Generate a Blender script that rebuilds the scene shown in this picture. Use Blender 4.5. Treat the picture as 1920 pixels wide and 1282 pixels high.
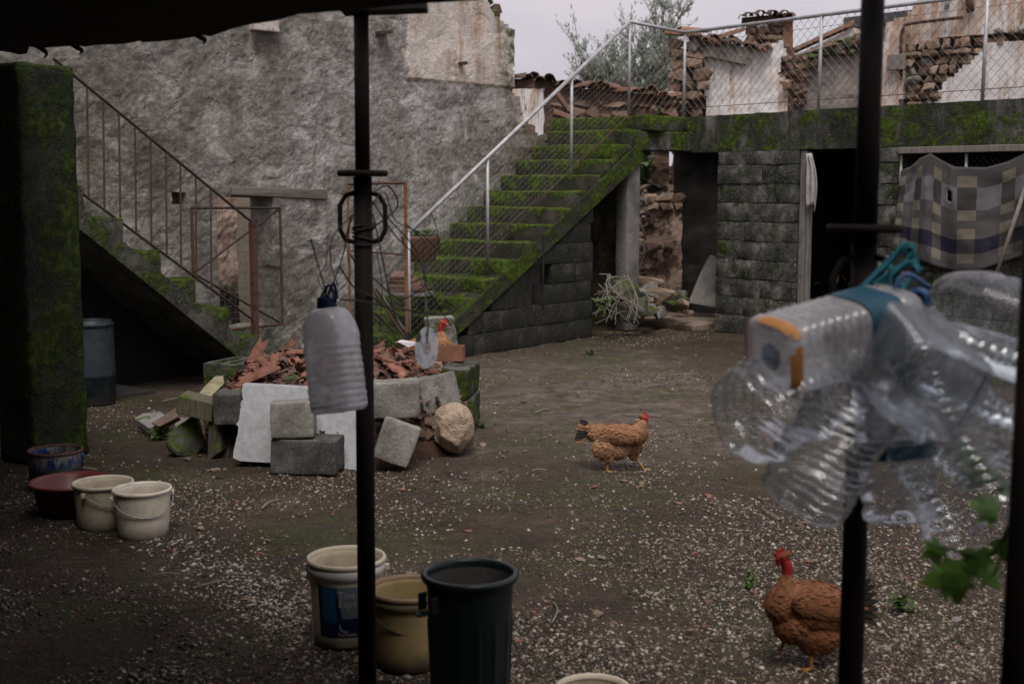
import bpy, bmesh, math, random
import numpy as np
from mathutils import Vector, Matrix, Euler, noise as mn
for _o in list(bpy.data.objects):
    bpy.data.objects.remove(_o)
R = math.radians
SC = bpy.context.scene
COL = SC.collection
random.seed(7)
# ------------------------------------------------------------------ camera
CAMZ, PITCH, FPX = 1.60, R(7.03), 2400.0
cam_d = bpy.data.cameras.new('camera'); cam = bpy.data.objects.new('camera', cam_d); COL.objects.link(cam)
cam.location = (0, 0, CAMZ); cam.rotation_euler = (R(90) - PITCH, 0, 0)
cam_d.sensor_width = 36.0; cam_d.lens = 36.0 * FPX / 1920.0
cam_d.clip_start = 0.05; cam_d.clip_end = 2000
cam_d.dof.use_dof = True; cam_d.dof.focus_distance = 7.3; cam_d.dof.aperture_fstop = 4.0
SC.camera = cam
# ------------------------------------------------------------------ world: overcast lavender sky
W = bpy.data.worlds.new('World'); SC.world = W; W.use_nodes = True
SUN_EL, SUN_AZ = R(61), R(176)     # soft sun behind the cloud, over the shelter behind the camera
nt = W.node_tree; nt.nodes.clear()
_sky = nt.nodes.new('ShaderNodeTexSky'); _sky.sky_type = 'NISHITA'; _sky.sun_disc = False
_sky.sun_elevation = SUN_EL; _sky.sun_rotation = SUN_AZ; _sky.dust_density = 4; _sky.air_density = 1.2
_tc = nt.nodes.new('ShaderNodeTexCoord')
_mp = nt.nodes.new('ShaderNodeMapping'); _mp.inputs['Scale'].default_value = (1, 1, 3.5)
_ns = nt.nodes.new('ShaderNodeTexNoise'); _ns.inputs['Scale'].default_value = 2.2; _ns.inputs['Detail'].default_value = 3
_rp = nt.nodes.new('ShaderNodeValToRGB')
_rp.color_ramp.elements[0].position = 0.36; _rp.color_ramp.elements[0].color = (5.3, 5.2, 6.0, 1)
_rp.color_ramp.elements[1].position = 0.62; _rp.color_ramp.elements[1].color = (7.5, 6.75, 7.1, 1)
_mx = nt.nodes.new('ShaderNodeMix'); _mx.data_type = 'RGBA'; _mx.inputs[0].default_value = 0.90
_bg = nt.nodes.new('ShaderNodeBackground'); _bg.inputs['Strength'].default_value = 0.0646
_wo = nt.nodes.new('ShaderNodeOutputWorld')
L_ = nt.links.new
L_(_tc.outputs['Generated'], _mp.inputs['Vector']); L_(_mp.outputs[0], _ns.inputs['Vector']); L_(_ns.outputs['Fac'], _rp.inputs[0])
L_(_sky.outputs[0], _mx.inputs[6]); L_(_rp.outputs[0], _mx.inputs[7]); L_(_mx.outputs[2], _bg.inputs['Color']); L_(_bg.outputs[0], _wo.inputs[0])
# ------------------------------------------------------------------ sun through cloud
sun_d = bpy.data.lights.new('sun', 'SUN'); sun = bpy.data.objects.new('sun', sun_d); COL.objects.link(sun)
sun_d.energy = 1.5; sun_d.angle = R(28); sun_d.color = (1.0, 0.95, 0.9)
sun.rotation_euler = (R(90) - SUN_EL, 0, -SUN_AZ + math.pi); sun.location = (0, 0, 20)
_sd = Vector((math.sin(SUN_AZ) * math.cos(SUN_EL), math.cos(SUN_AZ) * math.cos(SUN_EL), math.sin(SUN_EL)))
sun.rotation_euler = _sd.to_track_quat('Z', 'Y').to_euler()
# ------------------------------------------------------------------ exposure / render
vs = SC.view_settings; vs.view_transform = 'Standard'; vs.look = 'None'; vs.exposure = 0.7; vs.gamma = 1.0; vs.use_curve_mapping = False
SC.render.engine = 'CYCLES'
cy = SC.cycles; cy.use_denoising = True; cy.max_bounces = 8; cy.diffuse_bounces = 4; cy.glossy_bounces = 3
cy.transmission_bounces = 6; cy.transparent_max_bounces = 24; cy.caustics_reflective = False; cy.caustics_refractive = False
cy.sample_clamp_indirect = 4.0

# ================================================================== helpers
_c, _s = math.cos(PITCH), math.sin(PITCH)
def ray(u, v):
    a = (u - 960) / FPX; b = -(v - 641) / FPX
    return Vector((a, _c + b * _s, -_s + b * _c))
def P(u, v, y):                      # point seen at (u, v) standing y metres ahead
    r = ray(u, v); return Vector((r.x * y / r.y, y, CAMZ + r.z * y / r.y))
def G(u, v, z=0.0):                  # point of the ground seen at (u, v)
    r = ray(u, v); t = (z - CAMZ) / r.z; return Vector((r.x * t, r.y * t, z))
def clampf(x, a=0.0, b=1.0): return max(a, min(b, x))
def fb(x, y, z=0.0, o=4, s=1.0):     # fractal noise about -1..1
    return mn.fractal(Vector((x * s, y * s, z * s)), 1.0, 2.0, o)
def lin(h):
    h = h.lstrip('#'); v = [int(h[i:i + 2], 16) / 255 for i in (0, 2, 4)]
    return tuple(((c + 0.055) / 1.055) ** 2.4 if c > 0.04045 else c / 12.92 for c in v)

MTX = {}                             # world matrices of the empties, kept by hand
def thing(name, label, cat, loc=(0, 0, 0), rotz=0.0, group=None):
    o = bpy.data.objects.new(name, None); COL.objects.link(o)
    o.location = loc; o.rotation_euler = (0, 0, rotz); o.empty_display_size = 0.1
    o['label'] = label; o['category'] = cat
    if group: o['group'] = group
    MTX[o.name] = Matrix.Translation(Vector(loc)) @ Matrix.Rotation(rotz, 4, 'Z')
    return o
def tag(o, label=None, cat=None, group=None, kind=None):
    if label: o['label'] = label
    if cat: o['category'] = cat
    if group: o['group'] = group
    if kind: o['kind'] = kind
    return o
def rotm(rx=0, ry=0, rz=0): return Euler((rx, ry, rz)).to_matrix()
def basis(ax, up=Vector((0, 0, 1))):  # matrix whose Z is ax
    z = Vector(ax).normalized(); x = Vector(up).cross(z)
    if x.length < 1e-4: x = Vector((1, 0, 0)).cross(z)
    x.normalize(); y = z.cross(x)
    return Matrix((x, y, z)).transposed()

class MB:
    def __init__(s): s.v = []; s.f = []; s.m = []; s.uv = None
    def add(s, vs, fs, mi=0):
        b = len(s.v); s.v.extend([tuple(p) for p in vs])
        for f in fs: s.f.append(tuple(i + b for i in f)); s.m.append(mi)
        return s
    def box(s, c, size, rot=None, mi=0, j=0.0, taper=1.0):
        x, y, z = size[0] / 2, size[1] / 2, size[2] / 2
        vs = [Vector((sx * x * (taper if sz > 0 else 1), sy * y * (taper if sz > 0 else 1), sz * z)) for sz in (-1, 1) for sy in (-1, 1) for sx in (-1, 1)]
        if j: vs = [p + Vector((random.uniform(-j, j), random.uniform(-j, j), random.uniform(-j, j))) for p in vs]
        if rot is not None: vs = [rot @ p for p in vs]
        c = Vector(c)
        return s.add([p + c for p in vs], [(0, 2, 3, 1), (4, 5, 7, 6), (0, 1, 5, 4), (2, 6, 7, 3), (0, 4, 6, 2), (1, 3, 7, 5)], mi)
    def tube(s, pts, r, n=8, mi=0, cap=True):
        pts = [Vector(p) for p in pts]; k = len(pts)
        rs = r if isinstance(r, (list, tuple)) else [r] * k
        vs = []; fs = []; prev = None
        for i, p in enumerate(pts):
            t = (pts[min(i + 1, k - 1)] - pts[max(i - 1, 0)])
            if t.length < 1e-9: t = Vector((0, 0, 1))
            t.normalize()
            if prev is None:
                x = t.cross(Vector((0, 0, 1)))
                if x.length < 1e-3: x = t.cross(Vector((1, 0, 0)))
            else:
                x = prev - t * prev.dot(t)
                if x.length < 1e-4: x = t.cross(Vector((0, 0, 1)))
            x.normalize(); prev = x; y = t.cross(x)
            for q in range(n):
                a = 2 * math.pi * q / n
                vs.append(p + (x * math.cos(a) + y * math.sin(a)) * rs[i])
        for i in range(k - 1):
            for q in range(n):
                a = i * n + q; b = i * n + (q + 1) % n
                fs.append((a, b, b + n, a + n))
        if cap: fs.append(tuple(reversed(range(n)))); fs.append(tuple(range((k - 1) * n, k * n)))
        return s.add(vs, fs, mi)
    def lathe(s, prof, n=32, mi=0, c=(0, 0, 0), rot=None, sq=None, wob=None):   # prof: (r, z); sq: superellipse power
        vs = []; fs = []; c = Vector(c); k = len(prof)
        for i, (r, z) in enumerate(prof):
            for q in range(n):
                a = 2 * math.pi * q / n; ca, sa = math.cos(a), math.sin(a)
                rr = r
                if sq: rr = r / ((abs(ca) ** sq + abs(sa) ** sq) ** (1 / sq))
                p = Vector((ca * rr, sa * rr, z))
                if wob: p = wob(p, a, i)
                if rot is not None: p = rot @ p
                vs.append(p + c)
        for i in range(k - 1):
            for q in range(n):
                a = i * n + q; b = i * n + (q + 1) % n
                fs.append((a, b, b + n, a + n))
        return s.add(vs, fs, mi)
    def prism(s, poly, d, mi=0):         # poly: 3D points of one face, d: extrusion vector
        n = len(poly); d = Vector(d); a = [Vector(p) for p in poly]
        fs = [tuple(range(n)), tuple(reversed(range(n, 2 * n)))]
        fs += [(i, i + n, (i + 1) % n + n, (i + 1) % n) for i in range(n)]
        return s.add(a + [p + d for p in a], fs, mi)
    def mesh(s, name):
        me = bpy.data.meshes.new(name); me.from_pydata(s.v, [], s.f); return me
    def build(s, name, mats, parent=None, smooth=False, world=False, bevel=0.0, sub=0):
        if not isinstance(mats, (list, tuple)): mats = [mats]
        if world and parent is not None:
            inv = MTX[parent.name].inverted(); s.v = [tuple(inv @ Vector(p)) for p in s.v]
        me = s.mesh(name)
        if sub or bevel:
            bm = bmesh.new(); bm.from_mesh(me)
            if bevel: bmesh.ops.bevel(bm, geom=bm.edges[:], offset=bevel, segments=1, profile=0.5, affect='EDGES', clamp_overlap=True)
            if sub: bmesh.ops.subdivide_edges(bm, edges=bm.edges[:], cuts=sub, use_grid_fill=True)
            bmesh.ops.recalc_face_normals(bm, faces=bm.faces[:])
            bm.to_mesh(me); bm.free()
            for m in mats: me.materials.append(m)
        else:
            bm = bmesh.new(); bm.from_mesh(me); bmesh.ops.recalc_face_normals(bm, faces=bm.faces[:]); bm.to_mesh(me); bm.free()
            for m in mats: me.materials.append(m)
            if len(mats) > 1: me.polygons.foreach_set('material_index', s.m)
        if smooth: me.polygons.foreach_set('use_smooth', [True] * len(me.polygons))
        o = bpy.data.objects.new(name, me); COL.objects.link(o)
        if parent is not None: o.parent = parent
        return o
def inst(name, me, parent=None, loc=(0, 0, 0), rot=None, scale=(1, 1, 1), mat=None):
    o = bpy.data.objects.new(name, me); COL.objects.link(o)
    m = Matrix.Translation(Vector(loc)) @ (rot.to_4x4() if rot is not None else Matrix.Identity(4)) @ Matrix.Diagonal((*scale, 1))
    o.matrix_local = m
    if parent is not None: o.parent = parent; o.matrix_parent_inverse = Matrix.Identity(4)
    return o
def spline(pts, k=6):                # Catmull-Rom
    pts = [Vector(p) for p in pts]; out = []
    for i in range(len(pts) - 1):
        p0, p1, p2, p3 = pts[max(i - 1, 0)], pts[i], pts[i + 1], pts[min(i + 2, len(pts) - 1)]
        for q in range(k):
            t = q / k
            out.append(0.5 * ((2 * p1) + (p2 - p0) * t + (2 * p0 - 5 * p1 + 4 * p2 - p3) * t * t + (3 * p1 - p0 - 3 * p2 + p3) * t ** 3))
    out.append(pts[-1]); return out

# ------------------------------------------------------------------ node materials
class NB:
    def __init__(s, name):
        s.mat = bpy.data.materials.new(name); s.mat.use_nodes = True; s.t = s.mat.node_tree; s.t.nodes.clear()
        s.out = s.N('ShaderNodeOutputMaterial'); s._tc = None
    def N(s, k): return s.t.nodes.new(k)
    def L(s, a, b): s.t.links.new(a, b)
    def put(s, sock, v):
        if v is None: return
        if hasattr(v, 'is_output'): s.L(v, sock)
        elif isinstance(v, (tuple, list)): sock.default_value = (*v[:3], 1.0) if len(sock.default_value) == 4 else v[:3]
        else: sock.default_value = v
    def co(s, k='Object', scale=None, rnd=True):
        if s._tc is None: s._tc = s.N('ShaderNodeTexCoord')
        o = s._tc.outputs[k]
        if rnd and k == 'Object':
            if not hasattr(s, '_rc'):
                oi = s.N('ShaderNodeObjectInfo'); va = s.N('ShaderNodeVectorMath'); va.operation = 'MULTIPLY_ADD'
                cx = s.N('ShaderNodeCombineXYZ')
                for i in range(3): s.L(oi.outputs['Random'], cx.inputs[i])
                s.L(cx.outputs[0], va.inputs[0]); va.inputs[1].default_value = (37.1, 21.7, 53.3); s.L(o, va.inputs[2]); s._rc = va.outputs[0]
            o = s._rc
        if scale:
            m = s.N('ShaderNodeMapping'); m.inputs['Scale'].default_value = scale; s.L(o, m.inputs[0]); o = m.outputs[0]
        return o
    def rnd(s):
        return s.N('ShaderNodeObjectInfo').outputs['Random']
    def noise(s, scale=5, detail=6, rough=0.6, vec=None, dist=0.0):
        n = s.N('ShaderNodeTexNoise'); s.put(n.inputs['Scale'], scale); n.inputs['Detail'].default_value = detail
        n.inputs['Roughness'].default_value = rough; n.inputs['Distortion'].default_value = dist
        s.L(vec if vec is not None else s.co(), n.inputs['Vector']); return n.outputs['Fac']
    def vor(s, scale=5, vec=None, feature='F1', out='Distance', rnd=1.0):
        n = s.N('ShaderNodeTexVoronoi'); n.feature = feature; n.inputs['Scale'].default_value = scale
        n.inputs['Randomness'].default_value = rnd
        s.L(vec if vec is not None else s.co(), n.inputs['Vector']); return n.outputs[out]
    def ramp(s, fac, stops, interp='LINEAR'):
        r = s.N('ShaderNodeValToRGB'); r.color_ramp.interpolation = interp; e = r.color_ramp.elements
        while len(e) < len(stops): e.new(0.5)
        for q, (p, c) in zip(e, stops):
            q.position = p; q.color = (*c[:3], 1) if isinstance(c, (tuple, list)) else (c, c, c, 1)
        s.L(fac, r.inputs[0]); return r.outputs[0]
    def mix(s, f, a, b, mode='MIX'):
        m = s.N('ShaderNodeMix'); m.data_type = 'RGBA'; m.blend_type = mode
        s.put(m.inputs[0], f); s.put(m.inputs[6], a); s.put(m.inputs[7], b); return m.outputs[2]
    def math(s, op, a, b=None, c=None, clamp=False):
        m = s.N('ShaderNodeMath'); m.operation = op; m.use_clamp = clamp
        s.put(m.inputs[0], a); s.put(m.inputs[1], b)
        if c is not None: s.put(m.inputs[2], c)
        return m.outputs[0]
    def xyz(s, vec=None):
        q = s.N('ShaderNodeSeparateXYZ'); s.L(vec if vec is not None else s.co(rnd=False), q.inputs[0]); return q.outputs
    def step(s, x, a, b):
        m = s.N('ShaderNodeMapRange'); m.interpolation_type = 'SMOOTHSTEP'; s.put(m.inputs[0], x)
        m.inputs[1].default_value = a; m.inputs[2].default_value = b; return m.outputs[0]
    def nz(s):
        g = s.N('ShaderNodeNewGeometry'); q = s.N('ShaderNodeSeparateXYZ'); s.L(g.outputs['Normal'], q.inputs[0]); return q.outputs[2]
    def bump(s, h, strength=0.5, dist=0.02, nrm=None):
        b = s.N('ShaderNodeBump'); b.inputs['Strength'].default_value = strength; b.inputs['Distance'].default_value = dist
        s.L(h, b.inputs['Height'])
        if nrm is not None: s.L(nrm, b.inputs['Normal'])
        return b.outputs[0]
    def attr(s, name):
        a = s.N('ShaderNodeAttribute'); a.attribute_name = name; return a.outputs['Color']
    def bsdf(s, col, rough=0.9, nrm=None, spec=0.3, metal=0.0, **kw):
        b = s.N('ShaderNodeBsdfPrincipled'); s.put(b.inputs['Base Color'], col); s.put(b.inputs['Roughness'], rough)
        b.inputs['Specular IOR Level'].default_value = spec; s.put(b.inputs['Metallic'], metal)
        if nrm is not None: s.L(nrm, b.inputs['Normal'])
        for k, v in kw.items(): s.put(b.inputs[k.replace('_', ' ')], v)
        s.L(b.outputs[0], s.out.inputs[0]); return b
MOSS1, MOSS2 = (0.030, 0.052, 0.008), (0.090, 0.135, 0.016)
def simple(name, c1, c2, scale=6, rough=0.9, bump=0.3, bscale=40, bdist=0.01, spec=0.3, metal=0.0, c3=None, rv=0.0, moss=0.0, mscale=5, grain=0.0):
    n = NB(name)
    a = n.noise(scale, 6, 0.65)
    st = [(0.32, c1), (0.68, c2)] if c3 is None else [(0.3, c1), (0.52, c2), (0.72, c3)]
    col = n.ramp(a, st)
    if rv: col = n.mix(1.0, col, n.ramp(n.rnd(), [(0, 1 - rv), (1, 1 + rv * 0.4)]), 'MULTIPLY')
    f = n.noise(bscale, 5, 0.7)
    if grain: col = n.mix(grain, col, n.ramp(f, [(0.3, 0.35), (0.7, 1.25)]), 'MULTIPLY')
    if moss:
        m = n.noise(mscale, 5, 0.7); m = n.math('ADD', m, n.math('MULTIPLY', n.nz(), 0.10))
        mk = n.step(m, 0.68 - 0.3 * moss, 0.80 - 0.3 * moss)
        col = n.mix(mk, col, n.ramp(n.noise(30, 4), [(0.3, MOSS1), (0.75, MOSS2)]))
    n.bsdf(col, rough, n.bump(f, bump, bdist), spec, metal)
    return n.mat
# ================================================================== frames of the place
class Frame:                         # local x along the face, y into it, z up; the face looks along -y
    def __init__(s, o, d):
        s.o = Vector((o[0], o[1], 0)); s.d = Vector((d[0], d[1], 0)).normalized(); s.n = Vector((s.d.y, -s.d.x, 0))
        s.rz = math.atan2(s.d.y, s.d.x)
    def at(s, u, v, off=0.0):        # (s, z) where the sight line meets the plane standing off in front of the face
        r = ray(u, v); p0 = s.o + s.n * off; c = Vector((0, 0, CAMZ))
        t = (p0 - c).dot(s.n) / r.dot(s.n); p = c + r * t
        return (p - s.o).dot(s.d), p.z
    def w(s, a, y=0.0, z=0.0): return s.o + s.d * a - s.n * y + Vector((0, 0, z))
WF = Frame((-1.35, 12.54), (0.64, 0.77))       # plaster wall
SW = 1.16                                      # stair width
SF = Frame((1.97, 14.3), (0.62, -0.785))       # shed face
# ================================================================== materials of the setting
def soil():
    n = NB('soil'); v = n.co(rnd=False)
    a = n.noise(1.3, 7, 0.7, v); b = n.noise(14, 6, 0.7, v)
    x0, y0, z0 = n.xyz(v)
    dr = n.math('SQRT', n.math('ADD', n.math('POWER', n.math('MULTIPLY', n.math('SUBTRACT', x0, .7), .55), 2.0), n.math('POWER', n.math('MULTIPLY', n.math('SUBTRACT', y0, 9.6), .34), 2.0)))
    dry = n.math('SUBTRACT', 1, n.step(n.math('ADD', dr, n.math('MULTIPLY', n.math('SUBTRACT', a, .5), 2.6)), .35, 1.25))
    damp = n.ramp(a, [(0.34, (0.040, 0.027, 0.018)), (0.50, (0.092, 0.064, 0.045)), (0.68, (0.165, 0.118, 0.085))])
    col = n.mix(dry, damp, n.ramp(n.noise(4.5, 6, .7, v), [(0.34, (0.13, 0.10, 0.078)), (0.5, (0.235, 0.19, 0.152)), (0.68, (0.36, 0.295, 0.24))]))
    col = n.mix(0.65, col, n.ramp(b, [(0.3, 0.3), (0.72, 1.35)]), 'MULTIPLY')
    m = n.noise(0.75, 6, 0.75, n.co('Object', (1, 1.6, 1), False))
    col = n.mix(n.math('MULTIPLY', n.step(m, 0.47, 0.60), n.step(n.noise(20, 4, 0.7, v), 0.36, 0.62)), col, n.ramp(n.noise(60, 3, 0.6, v), [(0.3, (0.045, 0.055, 0.014)), (0.7, (0.12, 0.14, 0.035))]))
    col = n.mix(n.math('MULTIPLY', n.step(n.noise(170, 2, 0.5, v), 0.60, 0.68), 0.8), col, (0.32, 0.27, 0.23))
    h = n.math('ADD', n.math('MULTIPLY', n.noise(60, 6, 0.75, v), 1.0), n.math('MULTIPLY', b, 0.8))
    n.bsdf(col, 0.93, n.bump(h, 1.0, 0.05), 0.25); return n.mat
M_soil = soil()
def pebble():
    n = NB('pebble'); at = n.attr('tint')
    n.bsdf(n.mix(0.5, at, n.ramp(n.noise(90, 3, 0.6, n.co(rnd=False)), [(0.3, 0.5), (0.7, 1.1)]), 'MULTIPLY'), 0.85, None, 0.3); return n.mat
M_pebble = pebble()
def plaster():
    n = NB('plaster_wall'); v = n.co(rnd=False); x, y, z = n.xyz(v)
    big = n.noise(0.9, 6, 0.6, v); mid = n.noise(9.0, 8, 0.72, v); fine = n.noise(38, 5, 0.75, v)
    col = n.ramp(mid, [(0.28, (0.25, 0.235, 0.215)), (0.46, (0.45, 0.43, 0.415)), (0.66, (0.66, 0.645, 0.64))])
    col = n.mix(n.step(big, 0.30, 0.72), n.mix(1.0, col, (0.55, 0.53, 0.48), 'MULTIPLY'), col)
    pt_ = n.noise(2.3, 5, 0.6, v, .6); col = n.mix(n.math('MULTIPLY', n.step(pt_, .52, .60), .45), col, (0.56, 0.545, 0.54)); col = n.mix(n.math('MULTIPLY', n.step(n.noise(1.7, 6, .7, n.co('Object', (1, 1, 1.6), False)), .55, .66), .55), col, (0.16, 0.15, 0.125))
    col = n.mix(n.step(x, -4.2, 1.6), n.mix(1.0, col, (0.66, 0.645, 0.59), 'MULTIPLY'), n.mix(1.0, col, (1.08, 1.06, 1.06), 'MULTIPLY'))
    col = n.mix(0.6, col, n.ramp(n.noise(26, 6, 0.75, v), [(0.32, 0.4), (0.66, 1.25)]), 'MULTIPLY')
    # damp run-down streaks
    sv = n.co('Object', (3.0, 3.0, 0.35), False)
    col = n.mix(n.math('MULTIPLY', n.step(n.noise(1.5, 6, 0.7, sv), 0.52, 0.70), 0.5), col, (0.12, 0.108, 0.095))
    # old limewash left on the upper end of the wall
    s0, z0 = WF.at(762, 150); s1, _ = WF.at(962, 150)
    wob = n.math('MULTIPLY', n.math('SUBTRACT', n.noise(5, 6, 0.7, v), 0.5), 0.34)
    m = n.math('MULTIPLY', n.step(n.math('ADD', x, wob), s0 - .015, s0 + .015), n.step(n.math('ADD', z, n.math('MULTIPLY', wob, .7)), z0 - .02, z0 + .02))
    old = n.ramp(n.noise(1.6, 6, 0.7, n.co('Object', (2.6, 2.6, 0.4), False)), [(0.30, (0.34, 0.21, 0.14)), (0.40, (0.58, 0.44, 0.35)), (0.50, (0.74, 0.66, 0.59)), (0.72, (0.82, 0.77, 0.72))])
    old = n.mix(n.step(n.noise(26, 6, 0.8, v), 0.60, 0.70), old, (0.13, 0.10, 0.075))
    old = n.mix(n.math('MULTIPLY', n.step(x, s1 - .42, s1 - .02), n.step(n.noise(5, 5, 0.7, v), 0.40, 0.60)), old, (0.085, 0.075, 0.022))
    col = n.mix(m, col, old)
    # earthy bare end beside the stair and moss near the ground
    e0, _ = WF.at(800, 330)
    em = n.math('MULTIPLY', n.step(n.math('ADD', x, n.math('MULTIPLY', wob, 2.2)), e0 + .9, e0 + 1.9), n.math('SUBTRACT', 1.0, m))
    col = n.mix(n.math('MULTIPLY', em, 0.65), col, n.ramp(mid, [(0.3, (0.12, 0.082, 0.06)), (0.7, (0.34, 0.25, 0.19))]))
    # moss creeps up from the stairs and the ground line
    sl = n.math('SUBTRACT', z, n.math('ADD', n.math('MULTIPLY', n.math('MAXIMUM', x, -0.6), 0.605), 0.62))
    low = n.math('SUBTRACT', 1.0, n.step(n.math('ADD', sl, n.math('MULTIPLY', n.math('SUBTRACT', mid, 0.5), 1.6)), -0.25, 0.30))
    low = n.math('MULTIPLY', low, n.step(n.noise(9, 5, 0.75, v), 0.32, 0.62))
    col = n.mix(n.math('MULTIPLY', low, 0.8), col, n.ramp(fine, [(0.3, (0.022, 0.028, 0.009)), (0.75, (0.065, 0.075, 0.020))]))
    tint = n.math('MULTIPLY', n.step(n.noise(1.2, 6, 0.75, n.co('Object', (1.5, 1.5, .8), False)), 0.56, 0.74), 0.45)
    col = n.mix(tint, col, (0.072, 0.072, 0.035))
    h = n.math('ADD', n.math('MULTIPLY', n.math('MULTIPLY', n.noise(16, 8, 0.78, v), n.math('SUBTRACT', 1.25, n.step(pt_, .42, .62))), 1.0), n.math('MULTIPLY', fine, 0.4))
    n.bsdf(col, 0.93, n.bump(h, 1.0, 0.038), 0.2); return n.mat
M_plaster = plaster()
def mossy(name, c1, c2, amt, scale=4, dark=(0.03, 0.028, 0.025), spots=0.0, gv=1.0, nzk=0.30, dk=0.0, streak=False):
    n = NB(name); v = n.co()
    a = n.noise(scale, 7, 0.7, n.co('Object', (1, 1, .35)) if streak else None); f = n.noise(60, 5, 0.75)
    col = n.ramp(a, [(0.28 + dk, dark), (0.45 + dk, c1), (0.72, c2)])
    col = n.mix(0.5, col, n.ramp(f, [(0.3, 0.45), (0.7, 1.25)]), 'MULTIPLY')
    if spots: col = n.mix(n.math('MULTIPLY', n.step(n.noise(95, 3, 0.6), 0.60, 0.68), spots), col, (0.42, 0.40, 0.37))
    m = n.math('ADD', n.noise(3.2, 7, 0.75), n.math('MULTIPLY', n.math('MAXIMUM', n.nz(), -0.2), nzk))
    mk = n.step(m, 0.66 - 0.3 * amt, 0.80 - 0.3 * amt)
    mc = n.ramp(n.noise(22, 6, 0.75), [(0.28, tuple(gv * q for q in (0.016, 0.030, 0.006))), (0.48, tuple(gv * q for q in (0.066, 0.105, 0.014))), (0.70, tuple(gv * q for q in (0.21, 0.285, 0.036)))])
    col = n.mix(mk, col, mc)
    h = n.math('ADD', n.math('MULTIPLY', n.noise(45, 6, 0.8), n.math('ADD', n.math('MULTIPLY', mk, 1.6), 0.5)), n.math('MULTIPLY', mk, 0.5))
    n.bsdf(col, 0.95, n.bump(h, 0.8, 0.025), 0.2); return n.mat
M_step = mossy('mossy_step', (0.05, 0.047, 0.036), (0.13, 0.12, 0.10), 0.68, gv=.95, nzk=.38, dark=(.022, .024, .014))
M_stepl = mossy('mossy_step_grey', (0.05, 0.05, 0.04), (0.15, 0.14, 0.12), 0.62, spots=.5, gv=.7, dark=(.02, .022, .016))
M_pillar = mossy('mossy_pillar', (0.014, 0.019, 0.012), (0.045, 0.052, 0.036), 0.72, spots=.2, gv=.45, dark=(.010, .012, .008))
M_beam = mossy('mossy_beam', (0.05, 0.05, 0.042), (0.24, 0.225, 0.205), 0.70, 3.5, spots=.4, dark=(0.016, 0.022, 0.013), gv=.75, dk=.06, streak=True)
M_recess_shade = simple('recess_shade', (0.02, 0.018, 0.016), (0.06, 0.055, 0.05), 3, .95)  # dark colour painted as shade for the recess floor
M_landing = mossy('mossy_landing', (0.05, 0.05, 0.04), (0.12, 0.11, 0.09), 0.85, gv=.85)
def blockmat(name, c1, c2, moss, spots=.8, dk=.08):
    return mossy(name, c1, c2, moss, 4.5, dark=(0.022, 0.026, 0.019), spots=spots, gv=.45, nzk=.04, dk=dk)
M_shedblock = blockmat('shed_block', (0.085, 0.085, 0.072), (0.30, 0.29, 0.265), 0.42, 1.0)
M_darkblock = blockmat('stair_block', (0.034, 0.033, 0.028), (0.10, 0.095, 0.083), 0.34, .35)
M_mortar = simple('mortar', (0.03, 0.031, 0.026), (0.10, 0.097, 0.086), 8, moss=.4)
M_concrete = simple('concrete', (0.12, 0.112, 0.102), (0.27, 0.255, 0.24), 5, moss=.15, grain=.3)
M_dark = simple('tarred_board_and_shade', (0.006, 0.005, 0.005), (0.016, 0.014, 0.013), 4, .9)  # black also serves as painted shade under the side stairs
M_darkwall = simple('shade_dark_wall', (0.012, 0.011, 0.010), (0.035, 0.031, 0.028), 3, .95)  # near-black colour holds the shade of walls seen in darkness
def wood(name, c1, c2, moss=0.0, gr=(30, 30, 2)):
    n = NB(name); f = n.noise(3, 7, 0.75, n.co('Object', gr))
    col = n.ramp(f, [(0.3, c1), (0.7, c2)])
    if moss: col = n.mix(n.step(n.noise(6, 5, .7), 0.62 - .25 * moss, 0.72 - .25 * moss), col, n.ramp(n.noise(40), [(0.3, MOSS1), (0.7, MOSS2)]))
    n.bsdf(col, 0.85, n.bump(f, 0.5, 0.006), 0.25); return n.mat
M_woodx = wood('weathered_beam', (0.07, 0.058, 0.048), (0.20, 0.175, 0.15), 0, (2, 30, 30))
M_wood = wood('weathered_wood', (0.11, 0.095, 0.08), (0.30, 0.27, 0.24))
M_wooddark = wood('dark_wood', (0.025, 0.021, 0.017), (0.085, 0.072, 0.058), .2)
M_woodmoss = wood('mossy_wood', (0.055, 0.05, 0.03), (0.16, 0.145, 0.10), .45)
M_rust = simple('rusty_iron', (0.030, 0.016, 0.011), (0.095, 0.050, 0.034), 18, .85, .3, 80, .003, .25, c3=(0.07, 0.05, 0.042))
M_rustdark = simple('dark_iron', (0.018, 0.013, 0.011), (0.055, 0.036, 0.028), 14, .7, .25, 80, .003, .4)
M_galv = simple('galvanised_pipe', (0.30, 0.295, 0.30), (0.55, 0.545, 0.56), 10, .55, .15, 60, .002, .5, .35)
M_wire = simple('fence_wire', (0.10, 0.09, 0.085), (0.20, 0.18, 0.17), 9, .6, .1, 60, .001, .4, .3)
M_wiredark = simple('dark_wire', (0.010, 0.009, 0.008), (0.03, 0.025, 0.022), 9, .6, .1)

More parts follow.
